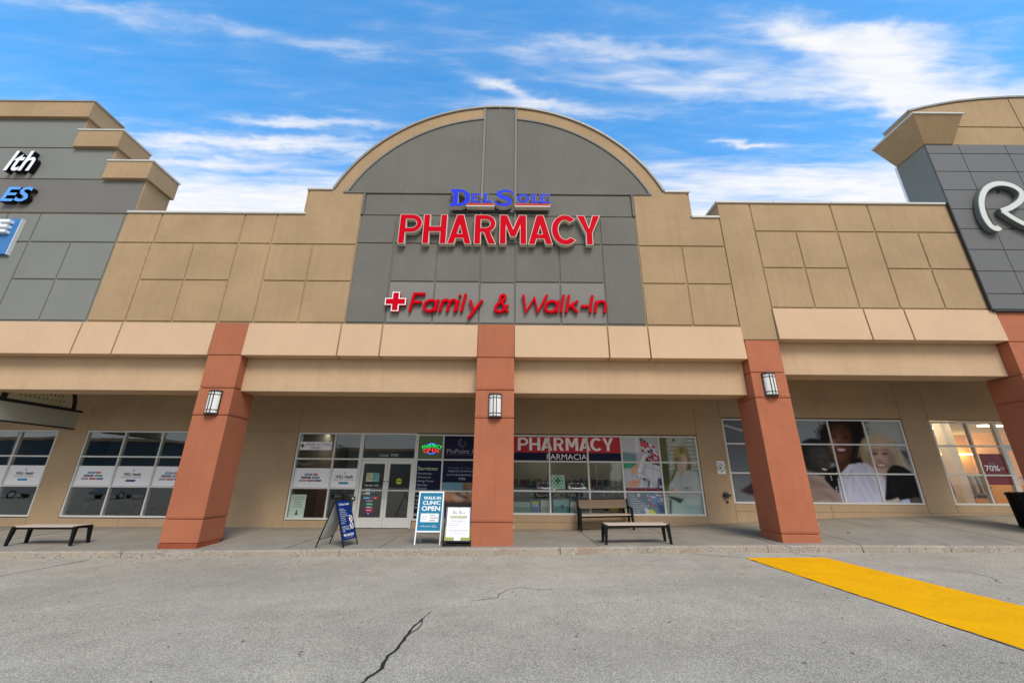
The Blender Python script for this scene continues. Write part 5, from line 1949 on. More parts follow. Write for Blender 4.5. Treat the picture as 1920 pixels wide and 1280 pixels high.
c.poly([(960, 800), (1085, 795), (1085, 850), (965, 850)], (120, 132, 132), .7, 3)
c.ell(1028, 826, 14, 14, (60, 80, 84), .9, 1)
c.poly([(770, 1000), (1000, 960), (1240, 1000), (1220, 1225), (800, 1225)], (134, 160, 154), .7, 14)
c.poly([(735, 945), (960, 925), (1000, 960), (930, 1050), (800, 985)], (44, 48, 46), 1, 3)
c.poly([(745, 930), (960, 915), (1030, 965), (960, 985)], (148, 154, 150), .9, 2)
c.poly([(765, 990), (800, 990), (795, 1225), (770, 1225)], (40, 46, 44), .9, 4)
c.poly([(1000, 990), (1180, 970), (1225, 1020), (1200, 1080), (1040, 1060)], (166, 176, 172), 1, 5)
c.line([(960, 1080), (1080, 1130), (1180, 1100)], 10, (112, 128, 124), .8, 4)
c.poly([(775, 850), (830, 800), (870, 860), (840, 890), (770, 890)], (150, 122, 106), 1, 4)
c.line([(795, 750), (860, 880)], 9, (206, 208, 204), .9, 1)
c.poly([(600, 75), (1145, 85), (1300, 1225), (715, 1225)], (96, 112, 104), .16)
c.build('printed_film', WP, 5.19, 6.49, .46, 2.98, YP)

# --- dispensing picture
HP = root('dispensing_poster', (4.5, YG, 1.7), 'window poster of hands holding medicine boxes before pharmacy shelves with a pink slogan', 'poster')
c = Canvas(110, 190, [(45, 75), (580, 75), (700, 1225), (100, 1225)], (150, 152, 160))
c.poly([(45, 75), (300, 75), (320, 310), (50, 290)], (168, 172, 178), 1, 3)
c.poly([(250, 80), (310, 80), (318, 300), (260, 280)], (190, 192, 196), 1, 2)
c.line([(60, 120), (200, 130)], 5, (120, 124, 130), .8, 1)
c.line([(190, 270), (240, 200)], 6, (170, 130, 110), .7, 1)
c.poly([(50, 290), (270, 310), (270, 470), (70, 500)], (96, 116, 120), 1, 4)
c.poly([(70, 430), (260, 450), (240, 520), (80, 530)], (60, 112, 84), .9, 4)
c.line([(110, 470), (210, 490)], 12, (60, 170, 110), .9, 2)
for k in range(9):
    for q in range(6):
        x = 320 + q * 46 + k * 7
        y = 85 + k * 40 + q * 26
        col_ = random.choice([(180, 182, 190), (170, 40, 54), (40, 42, 52), (196, 196, 204), (150, 154, 166), (172, 44, 56)])
        c.poly([(x, y), (x + 40, y + 18), (x + 42, y + 50), (x + 2, y + 32)], col_, .95, 0)
c.poly([(400, 380), (620, 460), (640, 500), (400, 420)], (40, 40, 44), .9, 2)
for k in range(5):
    x = 400 + k * 46
    c.poly([(x, 430 + k * 12), (x + 42, 440 + k * 12), (x + 46, 650 + k * 26), (x, 630 + k * 24)], random.choice([(188, 190, 198), (176, 180, 190)]), 1, 1)
    c.line([(x + 6, 480 + k * 14), (x + 36, 520 + k * 14)], 7, random.choice([(50, 54, 80), (120, 50, 60)]), .8, 0)
c.poly([(590, 660), (650, 680), (660, 800), (600, 780)], (30, 44, 84), .9, 2)
c.poly([(330, 600), (650, 790), (650, 830), (330, 640)], (188, 192, 200), 1, 2)
c.poly([(360, 660), (420, 680), (640, 820), (600, 825), (370, 700)], (30, 32, 36), .9, 3)
for k in range(8):
    x = 330 + k * 36
    c.poly([(x, 690 + random.uniform(-10, 20)), (x + 30, 700), (x + 34, 800), (x - 10, 810)], random.choice([(190, 192, 196), (160, 164, 170), (90, 94, 104)]), .9, 1)
c.poly([(80, 540), (180, 530), (190, 640), (250, 700), (100, 740)], (168, 166, 176), 1, 5)
c.poly([(180, 545), (230, 490), (300, 465), (305, 520), (265, 570), (270, 610), (200, 620)], (188, 142, 120), 1, 3)
c.line([(230, 520), (300, 500)], 9, (150, 104, 86), .8, 2)
c.poly([(120, 750), (210, 690), (320, 680), (325, 720), (280, 790), (170, 812), (130, 800)], (184, 136, 114), 1, 3)
c.line([(220, 730), (310, 715)], 9, (148, 102, 84), .8, 2)
c.poly([(370, 320), (420, 340), (340, 580), (310, 600), (280, 560)], (206, 208, 212), 1, 1)
c.line([(390, 350), (330, 560)], 6, (150, 152, 160), .7, 1)
c.poly([(225, 640), (300, 600), (340, 640), (260, 700)], (196, 200, 202), 1, 1)
c.ell(272, 652, 18, 22, (90, 110, 130), .9, 1)
c.poly([(100, 880), (680, 880), (700, 1225), (100, 1225)], (90, 100, 108), 1, 8)
c.poly([(380, 880), (560, 880), (700, 1120), (700, 1225), (640, 1225)], (96, 112, 140), .9, 5)
for k in range(26):
    x, y = random.uniform(420, 690), random.uniform(890, 1080)
    c.poly([(x, y), (x + 40, y + 12), (x + 36, y + 30), (x - 6, y + 16)], random.choice([(172, 176, 186), (150, 60, 70), (60, 66, 84), (190, 192, 198)]), .8, 1)
c.poly([(270, 890), (310, 890), (315, 950), (275, 950)], (176, 180, 186), .9, 2)
for k in range(9):
    y = 905 + k * 34
    w_ = (90, 110, 150, 190, 240, 290, 260, 320, 150)[k]
    for q in range(int(w_ / 22)):
        c.poly([(140 + k * 6 + q * 22, y), (156 + k * 6 + q * 22, y), (157 + k * 6 + q * 22, y + 13), (141 + k * 6 + q * 22, y + 13)], (192, 194, 196), .7, 1)
c.poly([(380, 1110), (430, 1130), (480, 1225), (400, 1225)], (180, 184, 188), .9, 3)
c.poly([(455, 1150), (500, 1140), (560, 1200), (540, 1225), (480, 1225)], (176, 178, 70), .9, 3)
c.poly([(560, 1000), (700, 1100), (700, 1225), (600, 1180)], (50, 62, 78), .8, 6)
c.poly([(105, 815), (655, 815), (662, 878), (108, 878)], (26, 20, 34), 1, 0)
c.build('printed_film', HP, 3.87, 5.155, .46, 2.98, YP)
tx = MB()
fit_text(tx, 'Supporting You Beyond the Script', 3.96, 5.09, 1.205, 1.305, YP - .002, .012)
tx.build('slogan', plain('pink_print', (206, 92, 122), .5), HP)

# --- PHARMACY / FARMACIA banner on the top panes
BN = root('window_banner', (1.95, YG, 2.58), 'red and navy window banner reading PHARMACY FARMACIA along the top panes', 'banner')
MB().box(.03, 3.83, YP, YP + .004, 2.43, 2.985).build('red_film', M['redfilm'], BN)
MB().box(.03, 3.83, YP, YP + .004, 2.145, 2.4295).build('navy_film', M['navy'], BN)
tx = MB()
kk = (3.60 - .225) / 6.36
for fn, a, b in ((gP, -3.585, -2.86), (gH, -2.83, -2.075), (gA, -2.05, -1.285), (gR, -1.215, -.535), (gM, -.42, .435), (gA, .475, 1.245), (gC, 1.21, 1.99), (gY, 2.02, 2.775)):
    tx.mesh(loops_me(fn(b - a), 0, -.012), (.225 + (a + 3.585) * kk, YP - .003, 2.495), sx=kk, sy=.445 / 1.08)
fit_text(tx, 'FARMACIA', 1.245, 2.64, 2.20, 2.385, YP - .003, 0.0)
tx.build('lettering', plain('pale_film_letters', (240, 230, 228), .5, 0, .12), BN)

# --- services films right of the clinic door
GF = root('window_film', (-2.83, YG, 2.6), 'plain green film on the top pane right of the clinic door', 'window film')
MB().box(-3.26, -2.40, YP, YP + .004, 2.19, 2.99).build('green_film', plain('olive_green_film', (72, 98, 44), .4), GF)
SF = root('services_film', (-2.83, YG, 1.2), 'navy window film listing services in white letters right of the clinic door', 'window film')
MB().box(-3.26, -2.40, YP, YP + .004, .29, 2.13).build('navy_film', M['navy'], SF)
tx = MB()
fit_text(tx, 'Services:', -3.20, -2.52, 1.81, 1.93, YP - .002, .022)
tx.build('heading', plain('pale_green_print', (170, 184, 140), .5), SF)
tx = MB()
for i, t in enumerate(('Physiotherapy', 'Chiropractic', 'Massage Therapy', 'Foot Care', 'Chiropody', 'Acupuncture', 'Naturopathy', 'Custom Orthotics', 'Compression', 'Bracing')):
    z = 1.66 - i * .12
    tx.box(-3.235, -3.215, YP - .003, YP - .001, z + .025, z + .045)
    fit_text(tx, t, -3.19, -3.19 + .037 * len(t), z, z + .075, YP - .002, .006)
fit_text(tx, '905', -3.24, -2.98, .345, .445, YP - .002, .02)
tx.build('lettering', plain('grey_white_print', (176, 178, 186), .5), SF)
PF = root('clinic_name_film', (-1.7, YG, 2.6), 'navy film with a ring of dots on the top pane beside the middle column', 'window film')
MB().box(-2.345, -1.06, YP, YP + .004, 2.19, 2.99).build('navy_film', M['navy'], PF)
tx = MB()
fit_text(tx, 'PinPoint Health', -2.25, -.74, 2.37, 2.53, YP - .002, .012)
fit_text(tx, 'P H Y S I O T H E R A P Y', -2.25, -1.08, 2.315, 2.34, YP - .002, .006)
for k in range(11):
    a = rad(120 + 27 * k)
    r_ = .155 - .004 * k
    q = .022 - .001 * k
    ngon(tx, [(-1.70 + r_ * math.cos(a) + q * math.cos(rad(t)), 2.72 + r_ * math.sin(a) + q * math.sin(rad(t))) for t in range(0, 360, 45)], YP - .002)
for k in range(9):
    a = rad(160 + 36 * k)
    r_ = .085 - .004 * k
    q = .013 - .0006 * k
    ngon(tx, [(-1.70 + r_ * math.cos(a) + q * math.cos(rad(t)), 2.72 + r_ * math.sin(a) + q * math.sin(rad(t))) for t in range(0, 360, 60)], YP - .002)
tx.build('lettering', plain('grey_print', (132, 134, 136), .5), PF)
BF = root('billing_film', (-1.7, YG, 1.2), 'navy film about health plans with a massage photo, beside the middle column', 'window film')
MB().box(-2.345, -1.06, YP, YP + .004, 1.425, 2.13).build('navy_film', M['navy'], BF)
tx = MB()
fit_text(tx, 'WE DIRECTLY BILL YOUR', -2.20, -1.07, 1.86, 1.92, YP - .002, .01)
tx.build('heading', plain('dim_print', (84, 96, 110), .5), BF)
tx = MB()
fit_text(tx, 'HEALTH PLANS (EHC)', -2.15, -1.12, 1.745, 1.815, YP - .002, .014)
fit_text(tx, 'AUTO INSURANCE (MVA)', -2.21, -1.08, 1.625, 1.695, YP - .002, .014)
fit_text(tx, 'WSIB', -1.80, -1.56, 1.505, 1.58, YP - .002, .014)
tx.build('lettering', plain('grey_white_print2', (172, 174, 182), .5), BF)
c = Canvas(80, 74, [(450, 612), (725, 612), (725, 960), (430, 960)], (96, 76, 62))
c.poly([(450, 612), (605, 612), (600, 690), (445, 690)], (96, 120, 136), 1, 3)
c.poly([(610, 612), (725, 612), (700, 660), (640, 690)], (120, 96, 80), 1, 5)
c.line([(720, 615), (650, 720)], 16, (186, 176, 162), 1, 2)
c.poly([(450, 690), (540, 690), (560, 760), (500, 800), (450, 780)], (170, 122, 98), 1, 6)
c.poly([(520, 740), (610, 690), (640, 740), (600, 800), (540, 800)], (186, 150, 126), 1, 5)
c.poly([(600, 740), (680, 720), (690, 800), (620, 800)], (150, 116, 94), 1, 5)
c.line([(560, 720), (640, 760)], 16, (30, 32, 48), .9, 4)
c.poly([(430, 800), (725, 800), (725, 960), (430, 960)], (54, 46, 48), 1, 10)
c.build('massage_photo', BF, -2.345, -1.06, .29, 1.42, YP)

# --- neon open sign
NS = root('neon_open_sign', (-2.76, YG, 2.53), 'lit oval neon sign reading PHARMACY OPEN on the green pane', 'neon sign')
MB().prism(arc(-2.78, 2.53, .235, .205, 0, 350, 30), YP - .02, YP - .006).build('backing', plain('neon_backing', (34, 44, 60), .5), NS)
ng = glow('green_neon', (20, 235, 80), 1.25)
nr = glow('red_neon', (255, 50, 40), 1.3)
nb = glow('blue_neon', (80, 130, 255), 1.1)
for a0, a1 in ((40, 140), (225, 315)):
    MB().tube([(x, YP - .03, z) for x, z in arc(-2.78, 2.53, .20, .175, a0, a1, 14)], .014, 6).build('blue_tube', nb, NS)
wd = 'PHARMACY'
mb = MB()
for i, chh in enumerate(wd):
    t = (i - 3.5) / 3.5
    me = text_me(chh, .0)
    a, b, c_, d = bbox(me)
    k = .125 / (d - c_)
    ang = -t * .36
    r_ = Vector((math.cos(ang), 0, math.sin(ang)))
    uu = Vector((-math.sin(ang), 0, math.cos(ang)))
    o_ = Vector((-2.775 + t * .285, YP - .034, 2.565 - t * t * .055))
    mb.mesh(me, o_ - r_ * ((a + b) / 2 * k * .66), r_, uu, (0, -1, 0), k * .66, k)
mb.build('green_tubing', ng, NS)
mb = MB()
for i, chh in enumerate('OPEN'):
    t = (i - 1.5) / 1.5
    me = text_me(chh, .0)
    a, b, c_, d = bbox(me)
    k = .13 / (d - c_)
    ang = -t * .16
    r_ = Vector((math.cos(ang), 0, math.sin(ang)))
    uu = Vector((-math.sin(ang), 0, math.cos(ang)))
    o_ = Vector((-2.785 + t * .185, YP - .036, 2.415 - t * t * .02))
    mb.mesh(me, o_ - r_ * ((a + b) / 2 * k), r_, uu, (0, -1, 0), k, k)
mb.build('red_tubing', nr, NS)

# --- clinic films
PILLS = [((36, 132, 176), 0, .27, 2), ((190, 32, 52), .285, .175, 2), ((96, 24, 58), -.10, .345, 1), ((28, 140, 118), .27, .27, 1), ((140, 130, 146), -.155, .25, 0), ((180, 30, 84), .115, .235, 0), ((40, 48, 120), .365, .235, 0)]
PM = [plain('pill_print', pc[0], .4) for pc in PILLS]


def pill_film(x0, x1, z0, z1, px, pz, lb, grp):
    r = root('logo_film', ((x0 + x1) / 2, YG, z0), lb, 'window film', grp)
    MB().box(x0, x1, YP, YP + .004, z0, z1).build('white_film', M['white'], r)
    tx = MB()
    for (col_, dx, w_, row), mt in zip(PILLS, PM):
        xa, za = px + dx, pz + row * .098
        ngon(MB(), rrect(xa, xa + w_, za, za + .068, .033), YP - .0015).build('pill', mt, r)
        n = max(3, int(w_ / .032))
        for q in range(n - 1):
            tx.box(xa + .03 + q * (w_ - .06) / (n - 1), xa + .045 + q * (w_ - .06) / (n - 1), YP - .003, YP - .002, za + .025, za + .044)
    tx.build('small_print', M['white_sign'], r)
    return r


def name_film(x0, x1, z0, z1, cx, cz, lb, grp):
    r = root('name_film', ((x0 + x1) / 2, YG, z0), lb, 'window film', grp)
    MB().box(x0, x1, YP, YP + .004, z0, z1).build('white_film', M['white'], r)
    tx = MB()
    fit_text(tx, 'WELL Health', cx - .30, cx + .30, cz, cz + .10, YP - .002, .03)
    tx.stroke([(cx - .01, cz + .145), (cx + .0, cz + .185), (cx + .02, cz + .215)], .012, YP - .003, YP - .001)
    tx.stroke([(cx + .0, cz + .165), (cx + .025, cz + .16), (cx + .035, cz + .185)], .010, YP - .0035, YP - .0015)
    tx.build('lettering', dk, r)
    tx = MB()
    fit_text(tx, 'MEDICAL CENTRES', cx - .335, cx + .335, cz - .075, cz - .028, YP - .002, .0)
    tx.build('small_print', plain('mid_grey_print', (120, 122, 128), .5), r)
    ngon(MB(), rrect(cx - .17, cx + .17, cz - .19, cz - .122, .033), YP - .0015).build('pill', PM[0] if cx > -10 or cx < -16 else PM[6], r)
    return r


GN, GP_ = 'white clinic name films on the windows', 'white films with coloured pills on the windows'
pill_film(-7.42, -6.20, 1.24, 1.85, -7.08, 1.415, 'white film with coloured pill shapes above the arrow notice beside the clinic door', GP_)
name_film(-6.14, -5.28, 1.24, 1.85, -5.71, 1.53, 'white clinic name film on the narrow pane next to the clinic door', GN)
pill_film(-14.87, -13.61, 1.24, 1.87, -14.52, 1.42, 'white film with coloured pill shapes above the left waiting chair', GP_)
name_film(-13.55, -12.28, 1.24, 1.87, -12.97, 1.555, 'white clinic name film on the middle pane above the waiting chairs', GN)
pill_film(-12.22, -10.95, 1.24, 1.87, -11.87, 1.42, 'white film with coloured pill shapes half hidden by the left terracotta column', GP_)
name_film(-17.25, -16.0, 1.24, 1.87, -16.66, 1.565, 'white clinic name film on the window at the left edge of the photo', GN)
pill_film(-18.6, -17.31, 1.24, 1.87, -18.3, 1.42, 'white film with coloured pill shapes cut by the left edge of the photo', GP_)

# --- notices and stickers
WS = root('walk_in_notice', (-6.84, YG, 2.45), 'white banner notice Walk-in Clinic OPEN with a dark cross in the top pane', 'notice')
MB().box(-7.40, -6.29, YP, YP + .004, 2.455, 2.735).build('paper', M['white'], WS)
tx = MB()
fit_text(tx, 'Walk-in Clinic', -7.21, -6.32, 2.60, 2.70, YP - .002, .0)
fit_text(tx, 'OPEN', -7.04, -6.68, 2.485, 2.565, YP - .002, .01)
tx.build('lettering', plain('grey_ink', (104, 104, 108), .6), WS)
MB().prism(cross(-7.31, 2.60, .07, .024), YP - .003, YP - .001).build('cross', plain('dark_red_ink', (96, 40, 48), .5), WS)
AN = root('arrow_notice', (-7.14, YG, .28), 'pale green notice with a down arrow listing therapies, low in the clinic window', 'notice')
MB().box(-7.40, -6.89, YP, YP + .004, .285, 1.0).build('paper', plain('pale_green_paper', (176, 196, 184), .5), AN)
tx = MB()
for i, t in enumerate(('PHYSIOTHERAPY', 'CHIROPRACTIC', 'MASSAGE', 'THERAPY', 'FOOT CARE')):
    w_ = .034 * len(t)
    fit_text(tx, t, -7.145 - w_ / 2, -7.145 + w_ / 2, .90 - i * .075, .945 - i * .075, YP - .002, .01)
tx.build('lettering', plain('green_ink', (92, 110, 104), .6), AN)
ngon(MB(), [(-7.16, .52), (-7.16, .42), (-7.20, .42), (-7.14, .34), (-7.08, .42), (-7.12, .42), (-7.12, .52)], YP - .002).build('arrow', dk, AN)
UN = root('unit_number_lettering', (-4.26, YG, 2.24), 'frosted Unit 700 lettering on the transom glass above the clinic door', 'lettering')
tx = MB()
fit_text(tx, 'Unit 700', -4.585, -3.93, 2.25, 2.355, YP - .001, .004)
tx.build('lettering', plain('frosted_letters', (176, 178, 178), .5), UN)
HF = root('health_lettering', (-6.8, YG, 1.94), 'faint dark Health lettering above the pill film beside the clinic door', 'lettering')
tx = MB()
fit_text(tx, 'Health', -7.36, -6.80, 1.94, 2.06, YP - .001, .012)
tx.build('lettering', plain('frosted_dark', (116, 112, 104), .5), HF)


def sheet(name, x0, x1, z0, z1, col_, lb, cat='notice', lines=3, ink=None):
    r = root(name, ((x0 + x1) / 2, YG, z0), lb, cat)
    MB().box(x0, x1, YP, YP + .003, z0, z1).build('paper', plain(name + '_paper', col_, .5), r)
    if lines:
        tx = MB()
        for i in range(lines):
            z = z1 - (z1 - z0) * (i + 1) / (lines + 1.5)
            x = x0 + (x1 - x0) * .12
            while x < x1 - (x1 - x0) * .2:
                w_ = random.uniform(.018, .05)
                tx.box(x, min(x + w_, x1 - .02), YP - .002, YP - .001, z, z + .014)
                x += w_ + .014
        tx.build('small_print', ink or dk, r)
    return r


sheet('door_notice', -4.95, -4.74, 1.43, 1.71, (196, 196, 150), 'cream notice on the left door leaf', lines=5)
sheet('door_notice', -4.735, -4.51, 1.43, 1.71, (112, 172, 176), 'turquoise notice on the left door leaf', lines=5)
r = sheet('door_notice', -5.05, -4.93, 1.02, 1.20, (150, 148, 122), 'small beige sticker at the left edge of the left door leaf', 'sticker', 4)
r = sheet('door_notice', -4.915, -4.765, 1.02, 1.20, (206, 210, 214), 'small white sticker on the left door leaf below the clinic lettering', 'sticker', 3)
r = sheet('door_notice', -4.76, -4.58, 1.02, 1.20, (24, 82, 116), 'dark blue sticker on the left door leaf', 'sticker', 3, M['white_sign'])
dl = root('door_lettering', (-4.78, YG, 1.28), 'small white clinic lettering in the middle of the left door leaf', 'lettering')
tx = MB()
fit_text(tx, 'WELL Health', -4.98, -4.70, 1.285, 1.33, YP - .001, .02)
fit_text(tx, 'MEDICAL', -4.65, -4.50, 1.315, 1.335, YP - .001, .01)
fit_text(tx, 'CENTRES', -4.65, -4.50, 1.28, 1.30, YP - .001, .01)
tx.build('lettering', M['white_sign'], dl)
dp = root('door_pill_stickers', (-4.78, YG, .4), 'column of seven coloured pill stickers low on the left door leaf', 'sticker')
for (xa, xb, za, zb_), mt, in zip(((-4.99, -4.70, .87, .95), (-4.67, -4.46, .87, .95), (-4.92, -4.57, .79, .845), (-4.87, -4.60, .68, .76), (-4.86, -4.62, .585, .65), (-4.875, -4.59, .475, .575), (-4.845, -4.65, .39, .455)), PM):
    ngon(MB(), rrect(xa, xb, za, zb_, (zb_ - za) / 2 - .001), YP - .001).build('pill', mt, dp)
    tx = MB()
    for q in range(4):
        tx.box(xa + .06 + q * (xb - xa - .12) / 4, xa + .06 + (q + .7) * (xb - xa - .12) / 4, YP - .003, YP - .002, (za + zb_) / 2 - .01, (za + zb_) / 2 + .012)
    tx.build('small_print', M['white_sign'], dp)
ys = root('smiley_sticker', (-3.82, YG, 1.35), 'round yellow sticker with a dark band on the right door leaf', 'sticker')
ngon(MB(), arc(-3.82, 1.448, .098, .098, 0, 345, 24), YP - .001).build('disc', plain('yellow_sticker', (196, 190, 30), .4), ys)
MB().box(-3.905, -3.735, YP - .003, YP - .0015, 1.435, 1.475).build('band', plain('olive_band', (70, 72, 24), .5), ys)
gc = root('pharmacy_cross_notice', (1.61, YG, 1.25), 'pale green notice with a dark ringed cross on the second pharmacy pane', 'notice')
MB().box(1.385, 1.835, YP, YP + .003, 1.245, 1.69).build('paper', plain('mint_paper', (150, 190, 166), .5), gc)
dg_ = plain('bottle_green_print', (18, 74, 52), .5)
tx = MB()
tx.stroke(arc(1.605, 1.505, .165, .14, 0, 348, 26), .022, YP - .002, YP - .001, closed=True)
tx.build('ring', dg_, gc)
for k in range(4):
    a = rad(45 + 90 * k - 45)
    ngon(MB(), [(1.605 + .062 * math.cos(a) + .048 * math.cos(rad(t)), 1.505 + .058 * math.sin(a) + .042 * math.sin(rad(t))) for t in range(0, 360, 30)], YP - .0025 - .0004 * k).build('cross_lobe', dg_, gc)
tx = MB()
for q in range(7):
    tx.box(1.43 + q * .055, 1.465 + q * .055, YP - .002, YP - .001, 1.29, 1.312)
tx.build('small_print', dg_, gc)
SP = root('sale_sign', (16.73, YG, 1.48), 'dark red sale sign reading 70% in the clothing store window', 'sign')
MB().box(16.34, 17.16, YP, YP + .004, 1.48, 2.50).build('board', plain('sale_red', (122, 28, 40), .4), SP)
tx = MB()
fit_text(tx, '70%', 16.40, 16.90, 1.93, 2.12, YP - .002, .02)
fit_text(tx, 'UP TO', 16.58, 16.80, 2.17, 2.195, YP - .002, .0)
fit_text(tx, 'OFF SALE', 16.92, 17.08, 2.03, 2.06, YP - .002, .0)
fit_text(tx, 'ITEMS', 16.92, 17.05, 1.98, 2.01, YP - .002, .0)
fit_text(tx, 'in store & online', 16.72, 16.98, 1.80, 1.83, YP - .002, .0)
tx.build('lettering', M['white_sign'], SP)

# ------------------------------------------------------------------ things inside the shops
WC = root('waiting_chair', (0, 0, 0), 'x', 'chair', 'chairs in the clinic waiting room')
MB().box(-.25, .25, -.24, .24, .42, .48).build('seat', M['black_mat'], WC, bevel=.015)
MB().hexa([(-.24, .22, .52), (.24, .22, .52), (.24, .26, .52), (-.24, .26, .52), (-.22, .29, .86), (.22, .29, .86), (.22, .33, .86), (-.22, .33, .86)]).build('backrest', M['black_mat'], WC, bevel=.015)
for sx in (-1, 1):
    MB().tube([(sx * .27, -.22, 0), (sx * .27, -.24, .64), (sx * .27, .24, .66)], .013, 6).build('arm', M['black'], WC)
    for y in (-.2, .24):
        MB().tube([(sx * .23, y, 0), (sx * .22, y * .9, .43)], .012, 6).build('leg', M['black'], WC)
index_kids()
for i, (x, y, rz, lb) in enumerate(((-15.35, 5.0, 60, 'black waiting chair turned sideways behind the left clinic pane'), (-14.35, 5.1, 200, 'black waiting chair seen behind the mullion of the clinic window'),
                                    (-13.55, 5.0, 180, 'black waiting chair with its wide back to the clinic window, nearest the left column'))):
    o = WC if i == 0 else copy_tree(WC)
    o.location = (x, y, -.02)
    o.rotation_euler = (0, 0, rad(rz))
    o['label'] = lb

boxes = [(.05, .68, .0, .34, (146, 166, 158), 'pale green carton low in the pharmacy window beside the middle column'),
         (.72, .96, .02, .37, (150, 168, 190), 'slim blue and white carton with a yellow top in the pharmacy window'),
         (1.02, 1.31, .0, .40, (186, 188, 184), 'tall white carton in the pharmacy window'),
         (1.46, 1.98, .0, .43, (120, 170, 172), 'square teal carton with a round blue emblem in the pharmacy window'),
         (2.04, 2.40, .0, .36, (176, 182, 176), 'pale grey carton right of the teal one, behind the bench backrest')]
SHF = root('display_ledge', (1.3, 3.9, .0), 'long white display ledge behind the lower pharmacy panes', 'shelf')
MB().box(.05, 5.0, 3.74, 4.1, .43, .465).build('ledge_top', M['white'], SHF)
for x in (.2, 1.8, 3.4, 4.8):
    MB().box(x, x + .04, 3.78, 4.06, 0, .43).build('leg', M['alu'], SHF)
for k, (x0, x1, a, hh, col_, lb) in enumerate(boxes):
    r = root('carton', ((x0 + x1) / 2, 3.88, .466), lb, 'carton')
    MB().box(x0, x1, 3.78, 3.98, .466, .466 + hh).build('box_body', plain('carton_%d' % k, col_, .5), r, bevel=.004)
    MB().box(x0 + .02, x1 - .02, 3.776, 3.779, .49, .49 + hh * .45).build('printed_band', plain('carton_band_%d' % k, ((90, 130, 120), (60, 96, 150), (150, 156, 150), (36, 124, 134), (140, 150, 148))[k], .5), r)
    if k == 1:
        MB().box(x0, x1, 3.775, 3.778, .466 + hh * .8, .466 + hh).build('top_band', plain('yellow_band', (190, 180, 60), .5), r)
    if k == 3:
        ngon(MB(), arc(1.76, .66, .07, .07, 0, 345, 18), 3.774).build('emblem', plain('navy_emblem', (20, 60, 110), .5), r)
# shelving inside the pharmacy
shelf_m = plain('shelf_metal', (150, 148, 142), .5)
prod = [plain('product_%d' % k, cc, .5) for k, cc in enumerate(((170, 60, 56), (70, 110, 150), (190, 186, 176), (90, 130, 90), (196, 170, 90), (120, 90, 120)))]
for k, (x, y, lb) in enumerate(((1.0, 6.2, 'pharmacy shelf full of small products behind the first panes'), (3.1, 6.0, 'pharmacy shelf full of small products behind the third pane'), (4.6, 7.6, 'pharmacy shelf against the back of the shop'))):
    r = root('product_shelf', (x, y, 0), lb, 'shelf')
    MB().box(x - .9, x + .9, y + .18, y + .22, 0, 1.5).build('back_panel', shelf_m, r)
    for z in (.1, .5, .9, 1.3):
        MB().box(x - .9, x + .9, y - .2, y + .18, z, z + .03).build('shelf_board', shelf_m, r)
    for m_i, mt in enumerate(prod):
        mb = MB()
        for z in (.13, .53, .93, 1.33):
            for q in range(14):
                if (q * 7 + int(z * 10) * 3) % 6 == m_i:
                    xx = x - .86 + q * .123
                    mb.box(xx, xx + .1, y - .15, y + .05, z, z + random.uniform(.14, .27))
        if mb.v:
            tag(mb.build('products', mt, r), kind='stuff')
# clothing store fixtures
wood = plain('oak_fixture', (176, 130, 80), .5, var=.1)
for k, (x, y, lb) in enumerate(((16.9, 6.6, 'oak display table near the clothing store window'), (19.4, 7.4, 'oak display table deeper in the clothing store'), (17.8, 9.2, 'oak display table at the back of the clothing store'))):
    r = root('display_table', (x, y, .55), lb, 'table')
    MB().box(x - .9, x + .9, y - .45, y + .45, 1.35, 1.40).build('tabletop', wood, r)
    for sx in (-.85, .79):
        for sy in (-.4, .34):
            MB().box(x + sx, x + sx + .06, y + sy, y + sy + .06, .55, 1.35).build('leg', wood, r)
    for q in range(6):
        xx = x - .75 + q * .26
        MB().box(xx, xx + .2, y - .3, y - .02, 1.402, 1.402 + random.uniform(.06, .16)).build('folded_stack', prod[(q + k) % 6], r, bevel=.01)
        MB().box(xx, xx + .2, y + .05, y + .3, 1.402, 1.402 + random.uniform(.06, .16)).build('folded_stack', prod[(q + k + 2) % 6], r, bevel=.01)
for k, (x, y, lb) in enumerate(((15.9, 5.2, 'clothing rack of dark garments just inside the clothing store window'), (18.3, 6.2, 'clothing rack of mixed garments behind the sale sign'), (20.9, 5.4, 'clothing rack of mixed garments at the right of the clothing store'))):
    r = root('clothing_rack', (x, y, .55), lb, 'clothing rack')
    MB().tube([(x - .75, y, 1.95), (x + .75, y, 1.95)], .015, 6).build('rail', M['alu'], r)
    for sx in (-.75, .75):
        MB().tube([(x + sx, y, .55), (x + sx, y, 1.95)], .015, 6).build('upright', M['alu'], r)
        MB().box(x + sx - .02, x + sx + .02, y - .3, y + .3, .55, .59).build('foot', M['alu'], r)
    for q in range(17):
        xx = x - .7 + q * .085
        ww = random.uniform(.2, .27)
        zz = random.uniform(.95, 1.2)
        MB().hexa([(xx - .025, y - ww, zz), (xx + .03, y - ww, zz), (xx + .03, y + ww, zz), (xx - .025, y + ww, zz), (xx - .01, y - ww * .8, 1.86), (xx + .012, y - ww * .8, 1.86), (xx + .012, y + ww * .8, 1.86), (xx - .01, y + ww * .8, 1.86)]).build('garment', random.choice([M['black_mat'], M['black_mat'], prod[2], prod[5], prod[1], prod[0]]), r)
